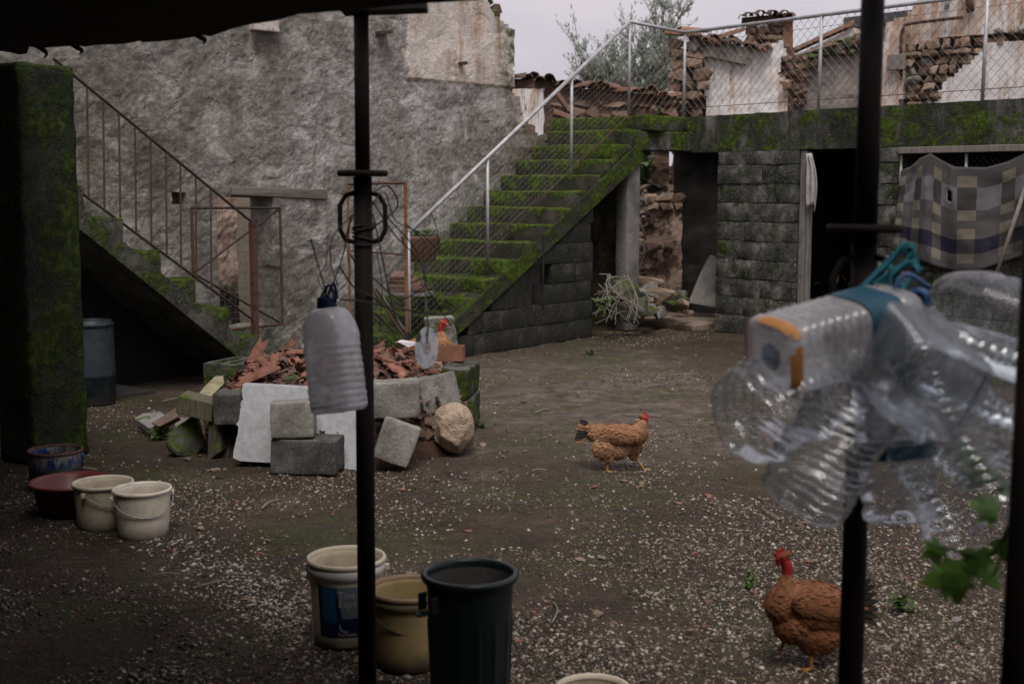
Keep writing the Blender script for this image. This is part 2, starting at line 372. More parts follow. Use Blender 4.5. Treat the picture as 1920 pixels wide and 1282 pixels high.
# ================================================================== ground
def gh(x, y):                        # ground height
    return 0.022 * fb(x, y, 3.1, 3, 0.9) + 0.010 * fb(x, y, 9.7, 3, 3.0) - 0.0
def ground():
    xs = np.concatenate([[-300, -120, -50, -20, -9], np.arange(-5.5, 7.01, 0.075), [10, 20, 50, 120, 300]])
    ys = np.concatenate([[-300, -120, -40, -12, -5, 0, 2], np.arange(3.4, 15.5, 0.085), [18, 24, 40, 100, 300]])
    nx, ny = len(xs), len(ys)
    vs = [(x, y, gh(x, y) if (-5.6 < x < 7.1 and 3.3 < y < 15.6) else 0.0) for y in ys for x in xs]
    fs = [(j * nx + i, j * nx + i + 1, (j + 1) * nx + i + 1, (j + 1) * nx + i) for j in range(ny - 1) for i in range(nx - 1)]
    m = MB(); m.v = vs; m.f = fs; m.m = [0] * len(fs)
    o = m.build('ground', M_soil, smooth=True); tag(o, kind='structure'); o['label'] = 'dark bare earth of the yard'
ground()
def gravel():
    rg = np.random.default_rng(5); N = 125000
    yy = 3.5 + (14.2 - 3.5) * rg.random(N * 4) ** 1.25
    xx = (rg.random(N * 4) * 2 - 1) * (0.42 * yy + 0.25)
    keep = []
    for x, y, q in zip(xx, yy, rg.random(N * 4)):
        d = 0.42 + 1.15 * fb(x, y, 1.7, 4, 0.95) + 0.40 * fb(x, y, 5.1, 2, 5)
        p, strip = Vector((x, y, 0)), 0.0
        # the pale drift of chips running between the buckets
        a, b = G(330, 1020), G(600, 1190); t = clampf((p - a).dot(b - a) / (b - a).length_squared)
        dd = (p - (a + (b - a) * t)).length
        strip = 0.55 * math.exp(-(dd / 0.16) ** 2)
        if y > 9.5: d -= 0.30
        elif y > 6.6: d -= 0.14
        if y < 6.4: d += 0.34
        if x > 0.6 and y < 6.5: d += 0.10
        if q < max(0.03, d) * 0.75 + strip: keep.append((x, y, strip))
        if len(keep) >= N: break
    K = len(keep); kp = np.array(keep)
    base = np.array([(1, 0, 0), (-1, 0, 0), (0, 1, 0), (0, -1, 0), (0, 0, 1), (0, 0, -1)], float)
    V = base[None] + rg.normal(0, .22, (K, 6, 3))
    sz = (0.0028 + 0.0105 * rg.random(K) ** 3.6) * (1 + .15 * kp[:, 2])
    asp = 0.7 + 0.6 * rg.random((K, 3)); asp[:, 2] *= 0.62
    V = V * asp[:, None, :] * sz[:, None, None]
    th = rg.random(K) * 6.283; c, s = np.cos(th), np.sin(th)
    X = V[..., 0] * c[:, None] - V[..., 1] * s[:, None]; Y = V[..., 0] * s[:, None] + V[..., 1] * c[:, None]
    tl = rg.normal(0, .35, K); Z = V[..., 2] + X * tl[:, None]
    gz = np.array([gh(x, y) for x, y in kp[:, :2]]) + sz * 0.02
    V = np.stack([X + kp[:, 0:1], Y + kp[:, 1:2], Z + gz[:, None]], -1).reshape(-1, 3)
    tri = np.array([(0, 2, 4), (2, 1, 4), (1, 3, 4), (3, 0, 4), (2, 0, 5), (1, 2, 5), (3, 1, 5), (0, 3, 5)])
    F = (tri[None] + (np.arange(K) * 6)[:, None, None]).reshape(-1, 3)
    me = bpy.data.meshes.new('gravel'); me.vertices.add(len(V)); me.vertices.foreach_set('co', V.ravel())
    me.loops.add(F.size); me.loops.foreach_set('vertex_index', F.ravel().astype(np.int32))
    me.polygons.add(len(F)); me.polygons.foreach_set('loop_start', np.arange(0, F.size, 3, dtype=np.int32))
    pal = np.array([(.30, .255, .205), (.22, .175, .138), (.40, .35, .295), (.12, .092, .07), (.06, .046, .036), (.155, .12, .094), (.04, .031, .025), (.20, .085, .055)])
    ch = rg.choice(8, K, p=[.15, .15, .10, .15, .16, .16, .11, .02]); tint = pal[ch] * (0.75 + .4 * rg.random((K, 1)))
    dr = rg.random(K) < kp[:, 2] * .8; tint[dr] = np.array([.44, .38, .33]) * (0.8 + .3 * rg.random((int(dr.sum()), 1)))
    ca = np.ones((K, 6, 4)); ca[..., :3] = tint[:, None, :]
    at = me.color_attributes.new('tint', 'FLOAT_COLOR', 'POINT'); at.data.foreach_set('color', ca.ravel())
    me.update(calc_edges=True); me.validate(); me.materials.append(M_pebble)
    o = bpy.data.objects.new('gravel', me); COL.objects.link(o)
    tag(o, 'pale stone chips scattered over the dark yard earth', 'gravel', kind='stuff')
gravel()

# ================================================================== relief walls
def relief(name, mat, parent, s0, s1, z0, z1, step, inside, disp, thick, ragged=0.0, world=False):
    nx = int(round((s1 - s0) / step)) + 1; nz_ = int(round((z1 - z0) / step)) + 1
    ok = [[inside(s0 + (i + .5) * step, z0 + (j + .5) * step) for i in range(nx - 1)] for j in range(nz_ - 1)]
    idx = {}; V = []; F = []
    def vid(i, j, back):
        k = (i, j, back)
        if k not in idx:
            s, z = s0 + i * step, z0 + j * step
            ds = ragged * fb(s, z, 4.4, 2, 9); dz = ragged * fb(s, z, 8.8, 2, 9)
            idx[k] = len(V); V.append((s + ds, thick + (0 if not back else 0) if back else -disp(s, z), z + dz))
        return idx[k]
    for j in range(nz_ - 1):
        for i in range(nx - 1):
            if not ok[j][i]: continue
            a, b, c, d = vid(i, j, 0), vid(i + 1, j, 0), vid(i + 1, j + 1, 0), vid(i, j + 1, 0); F.append((a, b, c, d))
            A, B, C, D = vid(i, j, 1), vid(i + 1, j, 1), vid(i + 1, j + 1, 1), vid(i, j + 1, 1); F.append((D, C, B, A))
            if i == 0 or not ok[j][i - 1]: F.append((A, a, d, D))
            if i == nx - 2 or not ok[j][i + 1]: F.append((b, B, C, c))
            if j == 0 or not ok[j - 1][i]: F.append((A, B, b, a))
            if j == nz_ - 2 or not ok[j + 1][i]: F.append((d, c, C, D))
    m = MB(); m.v = V; m.f = F; m.m = [0] * len(F)
    return m.build(name, mat, parent, smooth=False)
def in_poly(poly):
    def f(x, y):
        r = False; n = len(poly)
        for i in range(n):
            (x1, y1), (x2, y2) = poly[i], poly[i - 1]
            if (y1 > y) != (y2 > y) and x < (x2 - x1) * (y - y1) / (y2 - y1) + x1: r = not r
        return r
    return f
# ------------------------------------------------------------------ big plaster wall
pw = thing('plaster_wall', 'tall ruined wall of rough grey plaster with a low doorway and broken end', 'wall', WF.o, WF.rz)
_e = WF.at(962, 50); _m1 = WF.at(905, 0); _m2 = WF.at(962, 182); _m3 = WF.at(1012, 252)
wall_poly = [(-6.4, 0), (2.95, 0), (2.95, 2.0), (_m3[0], _m3[1]), (_m2[0] + .16, _m2[1] - .33), (_m2[0] + .14, _m2[1]), (_m2[0], _m2[1] + .02), (_e[0], _e[1] - .05), (_e[0] - .28, _e[1] + .06), (_m1[0] + .10, _m1[1] - .05), (_m1[0], _m1[1] + .2), (_m1[0] - .3, 3.95), (-2.2, 3.75), (-2.6, 3.45), (-6.4, 3.3)]
_dl = WF.at(408, 500)[0]; _dr = WF.at(513, 500)[0]; _db = WF.at(460, 612)[1]; _dt = WF.at(460, 366)[1]
_h1 = WF.at(326, 358); _h2 = WF.at(352, 382)
_w1 = WF.at(470, 62); _w2 = WF.at(516, 40)
_ip = in_poly(wall_poly)
def wall_in(s, z):
    if _dl < s < _dr and _db < z < _dt: return False
    if _h1[0] < s < _h2[0] and _h2[1] < z < _h1[1] and (s - _h1[0]) * .2 + z < _h1[1] + .02: return False
    return _ip(s + .03 * fb(s, z, 7, 2, 6), z + .05 * fb(s, z, 6, 2, 4))
_old0 = WF.at(762, 150)
def wall_disp(s, z):
    d = 0.035 * fb(s, z, 1, 3, 1.3) + 0.010 * fb(s, z * 1.3, 5, 4, 6.0) + 0.006 * fb(s, z, 9, 2, 18)
    if s > _old0[0] and z > _old0[1]: d = d * .25 + 0.02
    return d
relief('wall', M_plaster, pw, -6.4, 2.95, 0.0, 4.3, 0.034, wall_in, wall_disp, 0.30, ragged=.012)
# beam over the door: two weathered pieces
m = MB(); a, za = WF.at(432, 357); b, zb = WF.at(612, 366)
m.box(((a + b) / 2, 0.045, (za + zb) / 2), (b - a, .16, .085), rotm(0, R(2.2), 0), j=.012); m.build('lintel', M_woodx, pw, bevel=.008)
m = MB(); a, za = WF.at(398, 356); b, zb = WF.at(470, 358)
m.box(((a + b) / 2, 0.13, (za + zb) / 2), (b - a, .14, .05), rotm(0, R(3), 0)); m.build('lintel', M_wooddark, pw, bevel=.006)
m = MB(); m.box((.5 * (_w1[0] + _w2[0]), .0, .5 * (_w1[1] + _w2[1]) + .14), (_w2[0] - _w1[0], .12, .36), None); m.build('window_frame', simple('peeling_frame', (0.30, 0.26, 0.22), (0.62, 0.58, 0.53), 9, c3=(.22, .12, .07)), pw, bevel=.006)
for uu, vv, L in ((712, 62, .16), (860, 120, .06)):
    s_, z_ = WF.at(uu, vv); m = MB(); m.box((s_, -.05, z_), (L, .10, .035), rotm(0, R(-8), 0), j=.004); m.build('peg', M_wooddark, pw)
# ragged coping stones on the broken end
random.seed(3)
def rock_mesh(name, seed, n=13, mat=None, flat=1.0):
    rg = random.Random(seed); bm = bmesh.new()
    for _ in range(n):
        p = Vector((rg.gauss(0, 1), rg.gauss(0, 1), rg.gauss(0, 1))).normalized()
        q = Vector((p.x * .5, p.y * .5, p.z * .5 * flat)); k = max(abs(p.x), abs(p.y), abs(p.z)); bm.verts.new(q * (0.72 + 0.28 / k * rg.uniform(.8, 1.05)) * 1.05)
    r = bmesh.ops.convex_hull(bm, input=bm.verts[:])
    bmesh.ops.delete(bm, geom=[g for g in r['geom_interior'] if isinstance(g, bmesh.types.BMVert)], context='VERTS')
    me = bpy.data.meshes.new(name); bm.to_mesh(me); bm.free()
    if mat: me.materials.append(mat)
    return me
M_stone = simple('ruin_stone', (0.115, 0.066, 0.046), (0.25, 0.165, 0.12), 5, .95, .6, 22, .03, c3=(0.20, 0.15, 0.125), rv=.45)
M_stonegrey = simple('grey_stone', (0.13, 0.12, 0.11), (0.34, 0.31, 0.28), 5, .95, .5, 25, .02, rv=.35, moss=.08)
M_stonetan = simple('tan_stone', (0.22, 0.155, 0.105), (0.44, 0.335, 0.245), 5, .95, .6, 18, .03, rv=.3)
M_stonemoss = simple('mossy_stone', (0.09, 0.085, 0.075), (0.22, 0.20, 0.175), 5, .95, .5, 25, .02, rv=.3, moss=.75)
ROCKS = {k: [rock_mesh('stone', 10 * i + q, 14, mm) for i in range(6)] for q, (k, mm) in enumerate((('red', M_stone), ('grey', M_stonegrey), ('tan', M_stonetan), ('moss', M_stonemoss)))}
def stone(parent, kind, loc, size, rot=None, name='stone'):
    return inst(name, random.choice(ROCKS[kind]), parent, loc, rot if rot is not None else rotm(random.uniform(-.3, .3), random.uniform(-.3, .3), random.uniform(0, 6.28)), size)
for i in range(26):                  # rubble core showing along the broken edge
    t = random.random()
    s_ = _m1[0] + (_m2[0] + .2 - _m1[0]) * t; zt = _m1[1] + (_m2[1] - _m1[1]) * t ** 3
    if t > .72: s_ = _m2[0] + random.uniform(.02, .9); zt = _m2[1] - (s_ - _m2[0]) * .55
    stone(pw, 'red' if random.random() < .6 else 'moss', (s_, .1 + .28 * random.random(), zt + random.uniform(-.05, .05)), [random.uniform(.10, .24) for _ in range(3)])
# inner wall seen through the door
iw = thing('inner_wall', 'crumbling pinkish inner wall seen through the low doorway', 'wall', WF.w(-1.75, 1.9), WF.rz)
def pink():
    n = NB('pink_plaster'); v = n.co(rnd=False); a = n.noise(3, 7, .7, v)
    col = n.ramp(a, [(0.30, (0.05, 0.036, 0.03)), (0.42, (0.34, 0.21, 0.15)), (0.55, (0.66, 0.49, 0.41)), (0.75, (0.72, 0.60, 0.53))])
    col = n.mix(n.step(n.noise(14, 5, .8, v), .62, .68), col, (0.03, .024, .02))
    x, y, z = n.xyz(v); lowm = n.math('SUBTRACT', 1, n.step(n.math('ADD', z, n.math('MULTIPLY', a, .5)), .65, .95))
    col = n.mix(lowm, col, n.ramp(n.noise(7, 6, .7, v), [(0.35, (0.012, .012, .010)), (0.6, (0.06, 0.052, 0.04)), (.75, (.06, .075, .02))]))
    n.bsdf(col, .95, n.bump(n.noise(12, 7, .75, v), .9, .05), .2); return n.mat
M_pink = pink()
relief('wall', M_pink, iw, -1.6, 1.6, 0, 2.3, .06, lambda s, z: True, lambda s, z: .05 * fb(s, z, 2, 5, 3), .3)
for i in range(5):
    stone(iw, 'red', (random.uniform(-.6, .6), -.06, .35 + .16 * i), (.22, .12, .13), rotm(0, 0, random.uniform(-.2, .2)))
m = MB(); m.box((0, -.55, .14), (1.5, .9, .28), None, j=.02); m.build('sill', M_concrete, iw, bevel=.02)

# ================================================================== stairs
def rough_box(name, mat, parent, size, loc, rot=None, amp=0.012, cell=0.07, seed=0.0, round_=0.015):
    bm = bmesh.new(); sx, sy, sz = size
    bmesh.ops.create_cube(bm, size=1.0)
    for v in bm.verts: v.co = Vector((v.co.x * sx, v.co.y * sy, v.co.z * sz))
    bmesh.ops.bevel(bm, geom=bm.edges[:], offset=min(round_, .3 * min(size)), segments=2, profile=.5, affect='EDGES')
    for ax in range(3):
        k = int(size[ax] / cell)
        for q in range(1, k):
            no = Vector((0, 0, 0)); no[ax] = 1; co = Vector((0, 0, 0)); co[ax] = -size[ax] / 2 + size[ax] * q / k
            bmesh.ops.bisect_plane(bm, geom=bm.verts[:] + bm.edges[:] + bm.faces[:], plane_co=co, plane_no=no)
    for v in bm.verts:
        p = v.co + Vector(loc) * 3 + Vector((seed, seed * 2, 0)); v.co += Vector((fb(p.x, p.y, p.z, 3, 6), fb(p.y, p.z, p.x, 3, 6), fb(p.z, p.x, p.y, 3, 6))) * amp
    me = bpy.data.meshes.new(name); bm.to_mesh(me); bm.free(); me.materials.append(mat)
    me.polygons.foreach_set('use_smooth', [True] * len(me.polygons))
    return inst(name, me, parent, loc, rot)
def rough_wedge(name, mat, parent, poly, y0, y1, amp=.016, cell=.07, seed=0.0):
    m = MB(); m.prism([(a, y0, b) for a, b in poly], (0, y1 - y0, 0)); me = m.mesh(name); bm = bmesh.new(); bm.from_mesh(me)
    bmesh.ops.recalc_face_normals(bm, faces=bm.faces[:]); bmesh.ops.bevel(bm, geom=bm.edges[:], offset=.014, segments=2, profile=.5, affect='EDGES', clamp_overlap=True)
    for ax in range(3):
        lo = min(v.co[ax] for v in bm.verts); hi = max(v.co[ax] for v in bm.verts); k = int((hi - lo) / cell)
        for q in range(1, k):
            no = Vector((0, 0, 0)); no[ax] = 1; co = Vector((0, 0, 0)); co[ax] = lo + (hi - lo) * q / k
            bmesh.ops.bisect_plane(bm, geom=bm.verts[:] + bm.edges[:] + bm.faces[:], plane_co=co, plane_no=no)
    for v in bm.verts:
        p = v.co + Vector((seed, seed * 2, 0)); v.co += Vector((fb(p.x, p.y, p.z, 3, 6), fb(p.y, p.z, p.x, 3, 6), fb(p.z, p.x, p.y, 3, 6))) * amp
    bm.to_mesh(me); bm.free(); me.materials.append(mat); me.polygons.foreach_set('use_smooth', [True] * len(me.polygons))
    return inst(name, me, parent)
RISE, RUN = 0.164, 0.271
st = thing('mossy_staircase', 'moss covered concrete stairs climbing beside the plaster wall to the terrace', 'stairs', WF.o, WF.rz)
NST = 15; Z0 = 0.543 - 3 * RISE; S0 = -3 * RUN     # the third tread up is the lowest one in clear view
for i in range(NST):
    s_ = S0 + i * RUN; z_ = Z0 + i * RISE
    if i < NST - 1: rough_wedge('step', M_step, st, [(s_, z_), (s_ + RUN + .03, z_), (s_ + RUN + .03, z_ - .05), (s_, z_ - RISE - .04)], -.01, -SW + .005, .016, .075, i)
top_s = S0 + (NST - 1) * RUN; top_z = 2.335
# sloping slab that carries the treads, and the landing
m = MB(); sl = RISE / RUN
m.prism([(S0 + .2, -.04, Z0 - .24 + .2 * sl), (top_s + .1, -.04, top_z - .40), (top_s + .1, -.04, top_z - .17), (S0 + .2, -.04, Z0 - .10 + .2 * sl)], (0, -SW + .022, 0)); m.build('stair_slab', mossy('mossy_stringer', (.04, .04, .03), (.11, .10, .085), .78, gv=.75, nzk=0, dark=(.018, .02, .013)), st, sub=6)
LD = 1.0
rough_box('landing', M_landing, st, (LD + .16, SW + .28, .17), (top_s + LD / 2 + .02, -SW / 2 - .02, top_z - .085), amp=.014, seed=50)
# dark block wall under the flight: each block its own piece
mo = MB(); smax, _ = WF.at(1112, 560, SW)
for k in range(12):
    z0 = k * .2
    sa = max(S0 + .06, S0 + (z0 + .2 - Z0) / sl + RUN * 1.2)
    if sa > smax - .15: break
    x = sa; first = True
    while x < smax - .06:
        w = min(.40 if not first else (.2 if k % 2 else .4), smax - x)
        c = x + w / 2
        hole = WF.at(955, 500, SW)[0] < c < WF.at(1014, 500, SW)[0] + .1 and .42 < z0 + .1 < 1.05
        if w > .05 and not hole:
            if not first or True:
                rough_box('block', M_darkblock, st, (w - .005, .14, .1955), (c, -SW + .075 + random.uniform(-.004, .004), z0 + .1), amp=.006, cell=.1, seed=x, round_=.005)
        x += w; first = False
m = MB(); m.prism([(S0 + .2, -SW + .17, 0), (smax - .03, -SW + .17, 0), (smax - .03, -SW + .17, min(1.95, Z0 + (smax - S0) * sl - .25)), (S0 + .3, -SW + .17, .15)], (0, .07, 0)); m.build('mortar', M_mortar, st)
# wire netting over the dark hatch
def wires_box(m, o, eu, ev, Lu, Lv, sp, r, diag=True, n=3):
    """wires of a net on the parallelogram o + a*eu + b*ev"""
    def seg(a0, b0, a1, b1): m.tube([o + eu * a0 + ev * b0, o + eu * a1 + ev * b1], r, n, cap=False)
    if diag:
        k = -Lv
        while k < Lu:
            a0, b0 = k, 0.0; a1, b1 = k + Lv, Lv
            if a0 < 0: b0 = -a0; a0 = 0.0
            if a1 > Lu: b1 -= a1 - Lu; a1 = Lu
            if b1 - b0 > .01:
                seg(a0, b0, a1, b1); seg(a0, Lv - b0, a1, Lv - b1)
            k += sp
    else:
        k = sp * .5
        while k < Lu: seg(k, 0, k, Lv); k += sp
        k = sp * .5
        while k < Lv: seg(0, k, Lu, k); k += sp
m = MB(); a, z_ = WF.at(952, 565, SW); b, _ = WF.at(1016, 565, SW)
wires_box(m, Vector((a, -SW - .012, .42)), Vector((1, 0, 0)), Vector((0, 0, 1)), b - a, .62, .05, .0016)
m.tube([(b, -SW - .015, .40), (b, -SW - .015, 1.1)], .012, 6)
m.build('hatch_netting', M_wiredark, st)

# left stair against the same wall
W2 = 0.90
ls = thing('side_staircase', 'short mossy concrete stairs with dark hollow underneath beside the square pillar', 'stairs', WF.o, WF.rz)
s5, z5 = WF.at(432, 632, W2); s1_, z1_ = WF.at(161, 410, W2)
run2 = (s5 - s1_) / 4.0; rise2 = (z1_ - z5) / 4.0
for i in range(-2, 7):
    s_ = s5 - i * run2; z_ = z5 + i * rise2
    rough_wedge('step', M_stepl, ls, [(s_ + run2, z_), (s_ - .03, z_), (s_ - .03, z_ - .04), (s_ + run2, z_ - rise2 - .05)], -.01, -W2 + .005, .018, .075, i + 30)
m = MB(); kk = rise2 / run2
sA, sB = s5 + 2.6 * run2, s5 - 6 * run2
zA, zB = z5 - 2.6 * rise2, z5 + 6 * rise2
kz = rise2 * .0
m.prism([(sA, -.05, zA - .12), (sB, -.05, zB - .12), (sB, -.05, zB + .05), (sA, -.05, zA + .05)], (0, -W2 + .032, 0)); m.build('stair_slab', M_stepl, ls)
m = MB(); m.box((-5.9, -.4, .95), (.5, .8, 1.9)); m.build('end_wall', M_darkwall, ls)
m = MB(); m.prism([(sA - .1, -.10, 0), (sB, -.10, 0), (sB, -.10, zB - .1), (sA - .1, -.10, .05)], (0, -.06, 0)); m.build('recess_shade_sheet', M_dark, ls)  # black sheet standing in for the deep shade under the stairs
m = MB(); m.box(((sA + sB) / 2 - .6, -.42, .012), (abs(sA - sB) - 1.6, .62, .03)); m.build('recess_shade_floor', M_recess_shade, ls)  # dark floor sheet, shade of the hollow put into its colour
rl = thing('stair_railing', 'thin rusty iron railing with bars along the side stairs', 'railing', WF.o, WF.rz)
off = W2 - .05
def rp(u, v): s_, z_ = WF.at(u, v, off); return Vector((s_, -off, z_))
A, B = rp(100, 110), rp(480, 423); C, D = rp(150, 360), rp(472, 598)
m = MB(); m.tube([A, B], .011, 6); m.build('top_rail', M_rustdark, rl)
m = MB(); m.tube([C + (C - D) * .2, D], .010, 6); m.build('bottom_rail', M_rustdark, rl)
for ut in (105, 134, 163, 193, 223, 253, 282, 311, 338, 367, 395):
    t = rp(ut, 117 + (ut - 109) * .826); s_ = t.x - .022 * 1; f = (s_ - C.x) / (D.x - C.x)
    b = Vector((s_, -off, C.z + (D.z - C.z) * f))
    m = MB(); m.tube([t, b], .0075, 6); m.build('baluster', M_rust, rl)
m = MB(); p0, p1 = rp(481, 418), rp(471, 628); m.box((p0 + p1) / 2, (.045, .045, (p0 - p1).length), None); m.build('post', M_rust, rl)

# ------------------------------------------------------------------ handrail of the mossy stair, with netting
hr = thing('stair_handrail', 'grey pipe handrail with wire netting beside the mossy staircase', 'railing', WF.o, WF.rz)
ho = SW - .04
def hp(u, v): s_, z_ = WF.at(u, v, ho); return Vector((s_, -ho, z_))
H0, H1 = hp(766, 436), hp(1181, 41)
m = MB(); m.tube([H0, H1], .021, 8); m.build('rail', M_galv, hr, smooth=True)
for uu, vt, vb in ((766, 436, 640), (914, 296, 492), (1072, 146, 328), (1181, 41, 215)):
    t, b = hp(uu, vt), hp(uu, vb); b.x = t.x
    m = MB(); m.tube([t, b], .016, 8); m.build('post', M_galv, hr, smooth=True)
m = MB(); dlt = H1 - H0; Ln = dlt.length; eu = dlt / Ln
wires_box(m, H0 + Vector((0, -.01, -.93)) + eu * .02, eu, Vector((0, 0, 1)), Ln - .05, .90, .060, .0009, diag=False)
m.build('netting', M_wire, hr)
m = MB(); m.tube([hp(855, 505), hp(1060, 330), hp(1180, 215)], .007, 5); m.build('rod', M_rust, hr)

def stone_face(t, s0, s1, z0, z1, kind, size=.2, depth=.16, y=0.0, jit=.35, seed=0, poly=None):
    """courses of single stones that fill a rectangle of a face"""
    rg = random.Random(seed); z = z0
    while z < z1 - .03:
        h = min(size * rg.uniform(.5, .9), z1 - z + .03); s_ = s0 + rg.uniform(-.1, 0) * size
        while s_ < s1:
            w = size * rg.uniform(.7, 1.7); c = (min(s_ + w / 2, s1), z + h / 2)
            if poly is None or poly(*c):
                k = kind if isinstance(kind, str) else rg.choice(kind)
                o = inst('stone', rg.choice(ROCKS[k]), t, (c[0], y + rg.uniform(-jit, jit) * depth, c[1]), rotm(rg.uniform(-.1, .1), rg.uniform(-.1, .1), rg.uniform(-.2, .2)), (w * 1.12, depth * 1.5, h * 1.2))
            s_ += w
        z += h
# ================================================================== shed under the terrace
sh = thing('block_shed', 'low grey concrete block shed with mossy concrete parapet beam and dark open doorway', 'shed', SF.o, SF.rz)
ZB, ZT = 1.945, 2.335
def beam_in(s, z): return True
relief('parapet_beam', M_beam, sh, -.06, 6.0, ZB, ZT, .0433, lambda s, z: True, lambda s, z: .010 * fb(s, z, 1, 4, 5) + (.02 if s > SF.at(1482, 250)[0] and s < SF.at(1640, 250)[0] else 0), .30, ragged=.006)
m = MB(); m.box((3.2, 1.75, ZT - .09), (5.7, 2.9, .16)); m.build('roof_slab', M_concrete, sh)
m = MB(); m.box((3.2, 3.1, 1.1), (5.7, .15, 2.2)); m.build('back_wall', M_darkwall, sh)
m = MB(); m.box((6.05, 1.6, 1.1), (.12, 3.1, 2.2)); m.build('side_wall', M_darkwall, sh)
a0 = SF.at(1347, 450)[0]; a1 = SF.at(1496, 450)[0]; d1 = SF.at(1646, 450)[0]; d2 = SF.at(1684, 450)[0]
m = MB(); m.box((a0 + .08, 1.7, 1.09), (.12, 2.8, 2.15)); m.build('side_wall', M_darkwall, sh)
def block_wall(s0, s1, z0, z1, name='wall', seed=0):
    rg = random.Random(seed)
    w = MB(); w.box(((s0 + s1) / 2, .125, (z0 + z1) / 2), (s1 - s0 - .02, .15, z1 - z0 - .004)); wo = w.build(name, M_mortar, sh)
    nrow = int(math.ceil((z1 - z0) / .2 - .05))
    for k in range(nrow):
        zb = z0 + k * .2; hz = min(.2, z1 - zb)
        x = s0; L = .4 if k % 2 else .62
        while x < s1 - .02:
            wd = min(L, s1 - x)
            if s1 - (x + wd) < .08: wd = s1 - x
            rough_box('block', M_shedblock, wo, (wd - .005, .18, hz - .005), (x + wd / 2, .055 + rg.uniform(-.006, .006), zb + hz / 2), amp=.008, cell=.09, seed=x + k, round_=.005)
            x += wd; L = .4
block_wall(a0, a1, 0.0, ZB - .004, seed=1)
block_wall(d1, d2, 0.0, ZB - .004, seed=2)
zlow = SF.at(1800, 462)[1]
block_wall(d2 + .004, 6.0, 0.0, round(zlow / .2) * .2, seed=3)
# door frame: pale jamb and a plank post
m = MB(); m.box((a1 + .045, .06, ZB / 2), (.075, .13, ZB - .02)); m.build('door_post', M_concrete, sh, bevel=.008)
m = MB(); m.box((a1 + .105, .03, ZB / 2), (.03, .05, ZB - .05)); m.build('door_post', M_wood, sh, bevel=.004)
# mesh window with a grey timber head rail
hz_ = SF.at(1760, 281)[1]
m = MB(); m.box(((d2 + 6.0) / 2, -.02, ZB - .035), (6.0 - d2, .07, .06), rotm(0, 0, 0)); m.build('window_rail', M_wood, sh, bevel=.005)
for uu in (1689, 1811):
    s_ = SF.at(uu, 330)[0]; m = MB(); m.tube([(s_, .0, ZB - .05), (s_, .0, zlow - .05)], .014, 8); m.build('window_bar', M_galv, sh, smooth=True)
m = MB(); wires_box(m, Vector((d2, .03, zlow - .05)), Vector((1, 0, 0)), Vector((0, 0, 1)), 6.0 - d2, ZB - zlow, .06, .0014)
m.build('window_netting', M_wire, sh)
# things just visible in the dark of the shed
random.seed(21)
jk = thing('stored_junk', 'dim heap of leafy cuttings and scrap inside the dark shed doorway', 'junk', SF.w((a1 + d1) / 2 + .1, .75), SF.rz)
m = MB()
for i in range(260):
    c = Vector((random.gauss(0, .3), random.gauss(0, .15), .42 + abs(random.gauss(0, .16)))); q = rotm(random.uniform(0, 6), random.uniform(0, 6), random.uniform(0, 6))
    m.add([c + q @ Vector(p) for p in ((-.03, 0, 0), (0, .012, 0), (.05, 0, .01), (0, -.012, 0))], [(0, 1, 2, 3)])
M_dryleaf = simple('dry_leaf', (0.07, 0.065, 0.04), (0.20, 0.18, 0.12), 6, .8, 0)
m.build('leaf_litter', M_dryleaf, jk)['kind'] = 'stuff'
m = MB(); m.box((.1, .1, .22), (.7, .4, .44), None, j=.03); m.build('crate', M_wood, jk)
# ------------------------------------------------------------------ chain-link fence on the parapet
fe = thing('chain_link_fence', 'rusty chain link fence with pipe posts standing on the terrace parapet', 'fence', SF.o, SF.rz)
yo = .06
def fp(u, v): s_, z_ = SF.at(u, v, -yo); return Vector((s_, yo, z_))
ZF = fp(1285, 60).z; posts = [fp(1285, 60).x, fp(1541, 30).x, fp(1852, 0).x, 5.75]
ztop = [fp(1285, 60).z, fp(1541, 28).z, fp(1852, -8).z]; zt_ = sum(ztop) / 3
for s_ in posts:
    m = MB(); m.tube([(s_, yo, zt_), (s_ - .01, yo, ZT - .02)], .017, 8); m.build('post', M_galv, fe, smooth=True)
m = MB(); m.tube([(posts[0], yo, zt_), (posts[-1], yo, zt_)], .019, 8); m.build('top_rail', M_galv, fe, smooth=True)
cornerw = WF.w(H1.x, -ho, H1.z)      # top of the handrail
pc = SF.w(posts[0], yo, zt_)
m = MB(); m.tube([cornerw, pc], .018, 8); m.build('corner_rail', M_galv, fe, smooth=True, world=True)
m = MB(); m.tube([(posts[0], yo, ZT + .10), (posts[-1], yo, ZT + .10)], .0035, 4); m.tube([(posts[0], yo, zt_ - .12), (posts[-1], yo, zt_ - .10)], .002, 4); m.build('tension_wire', M_rust, fe)
m = MB(); wires_box(m, Vector((posts[0], yo, ZT + .03)), Vector((1, 0, 0)), Vector((0, 0, 1)), posts[-1] - posts[0], zt_ - ZT - .05, .095, .0021); m.build('chain_link', M_wire, fe)
cb = cornerw.copy(); cb.z = ZT + .05; pb = pc.copy(); pb.z = ZT + .05
m = MB(); ex = (pb - cb); le = ex.length; wires_box(m, cb, ex / le, Vector((0, 0, 1)), le, zt_ - ZT - .1, .095, .0019); m.build('chain_link', M_wire, fe, world=True)
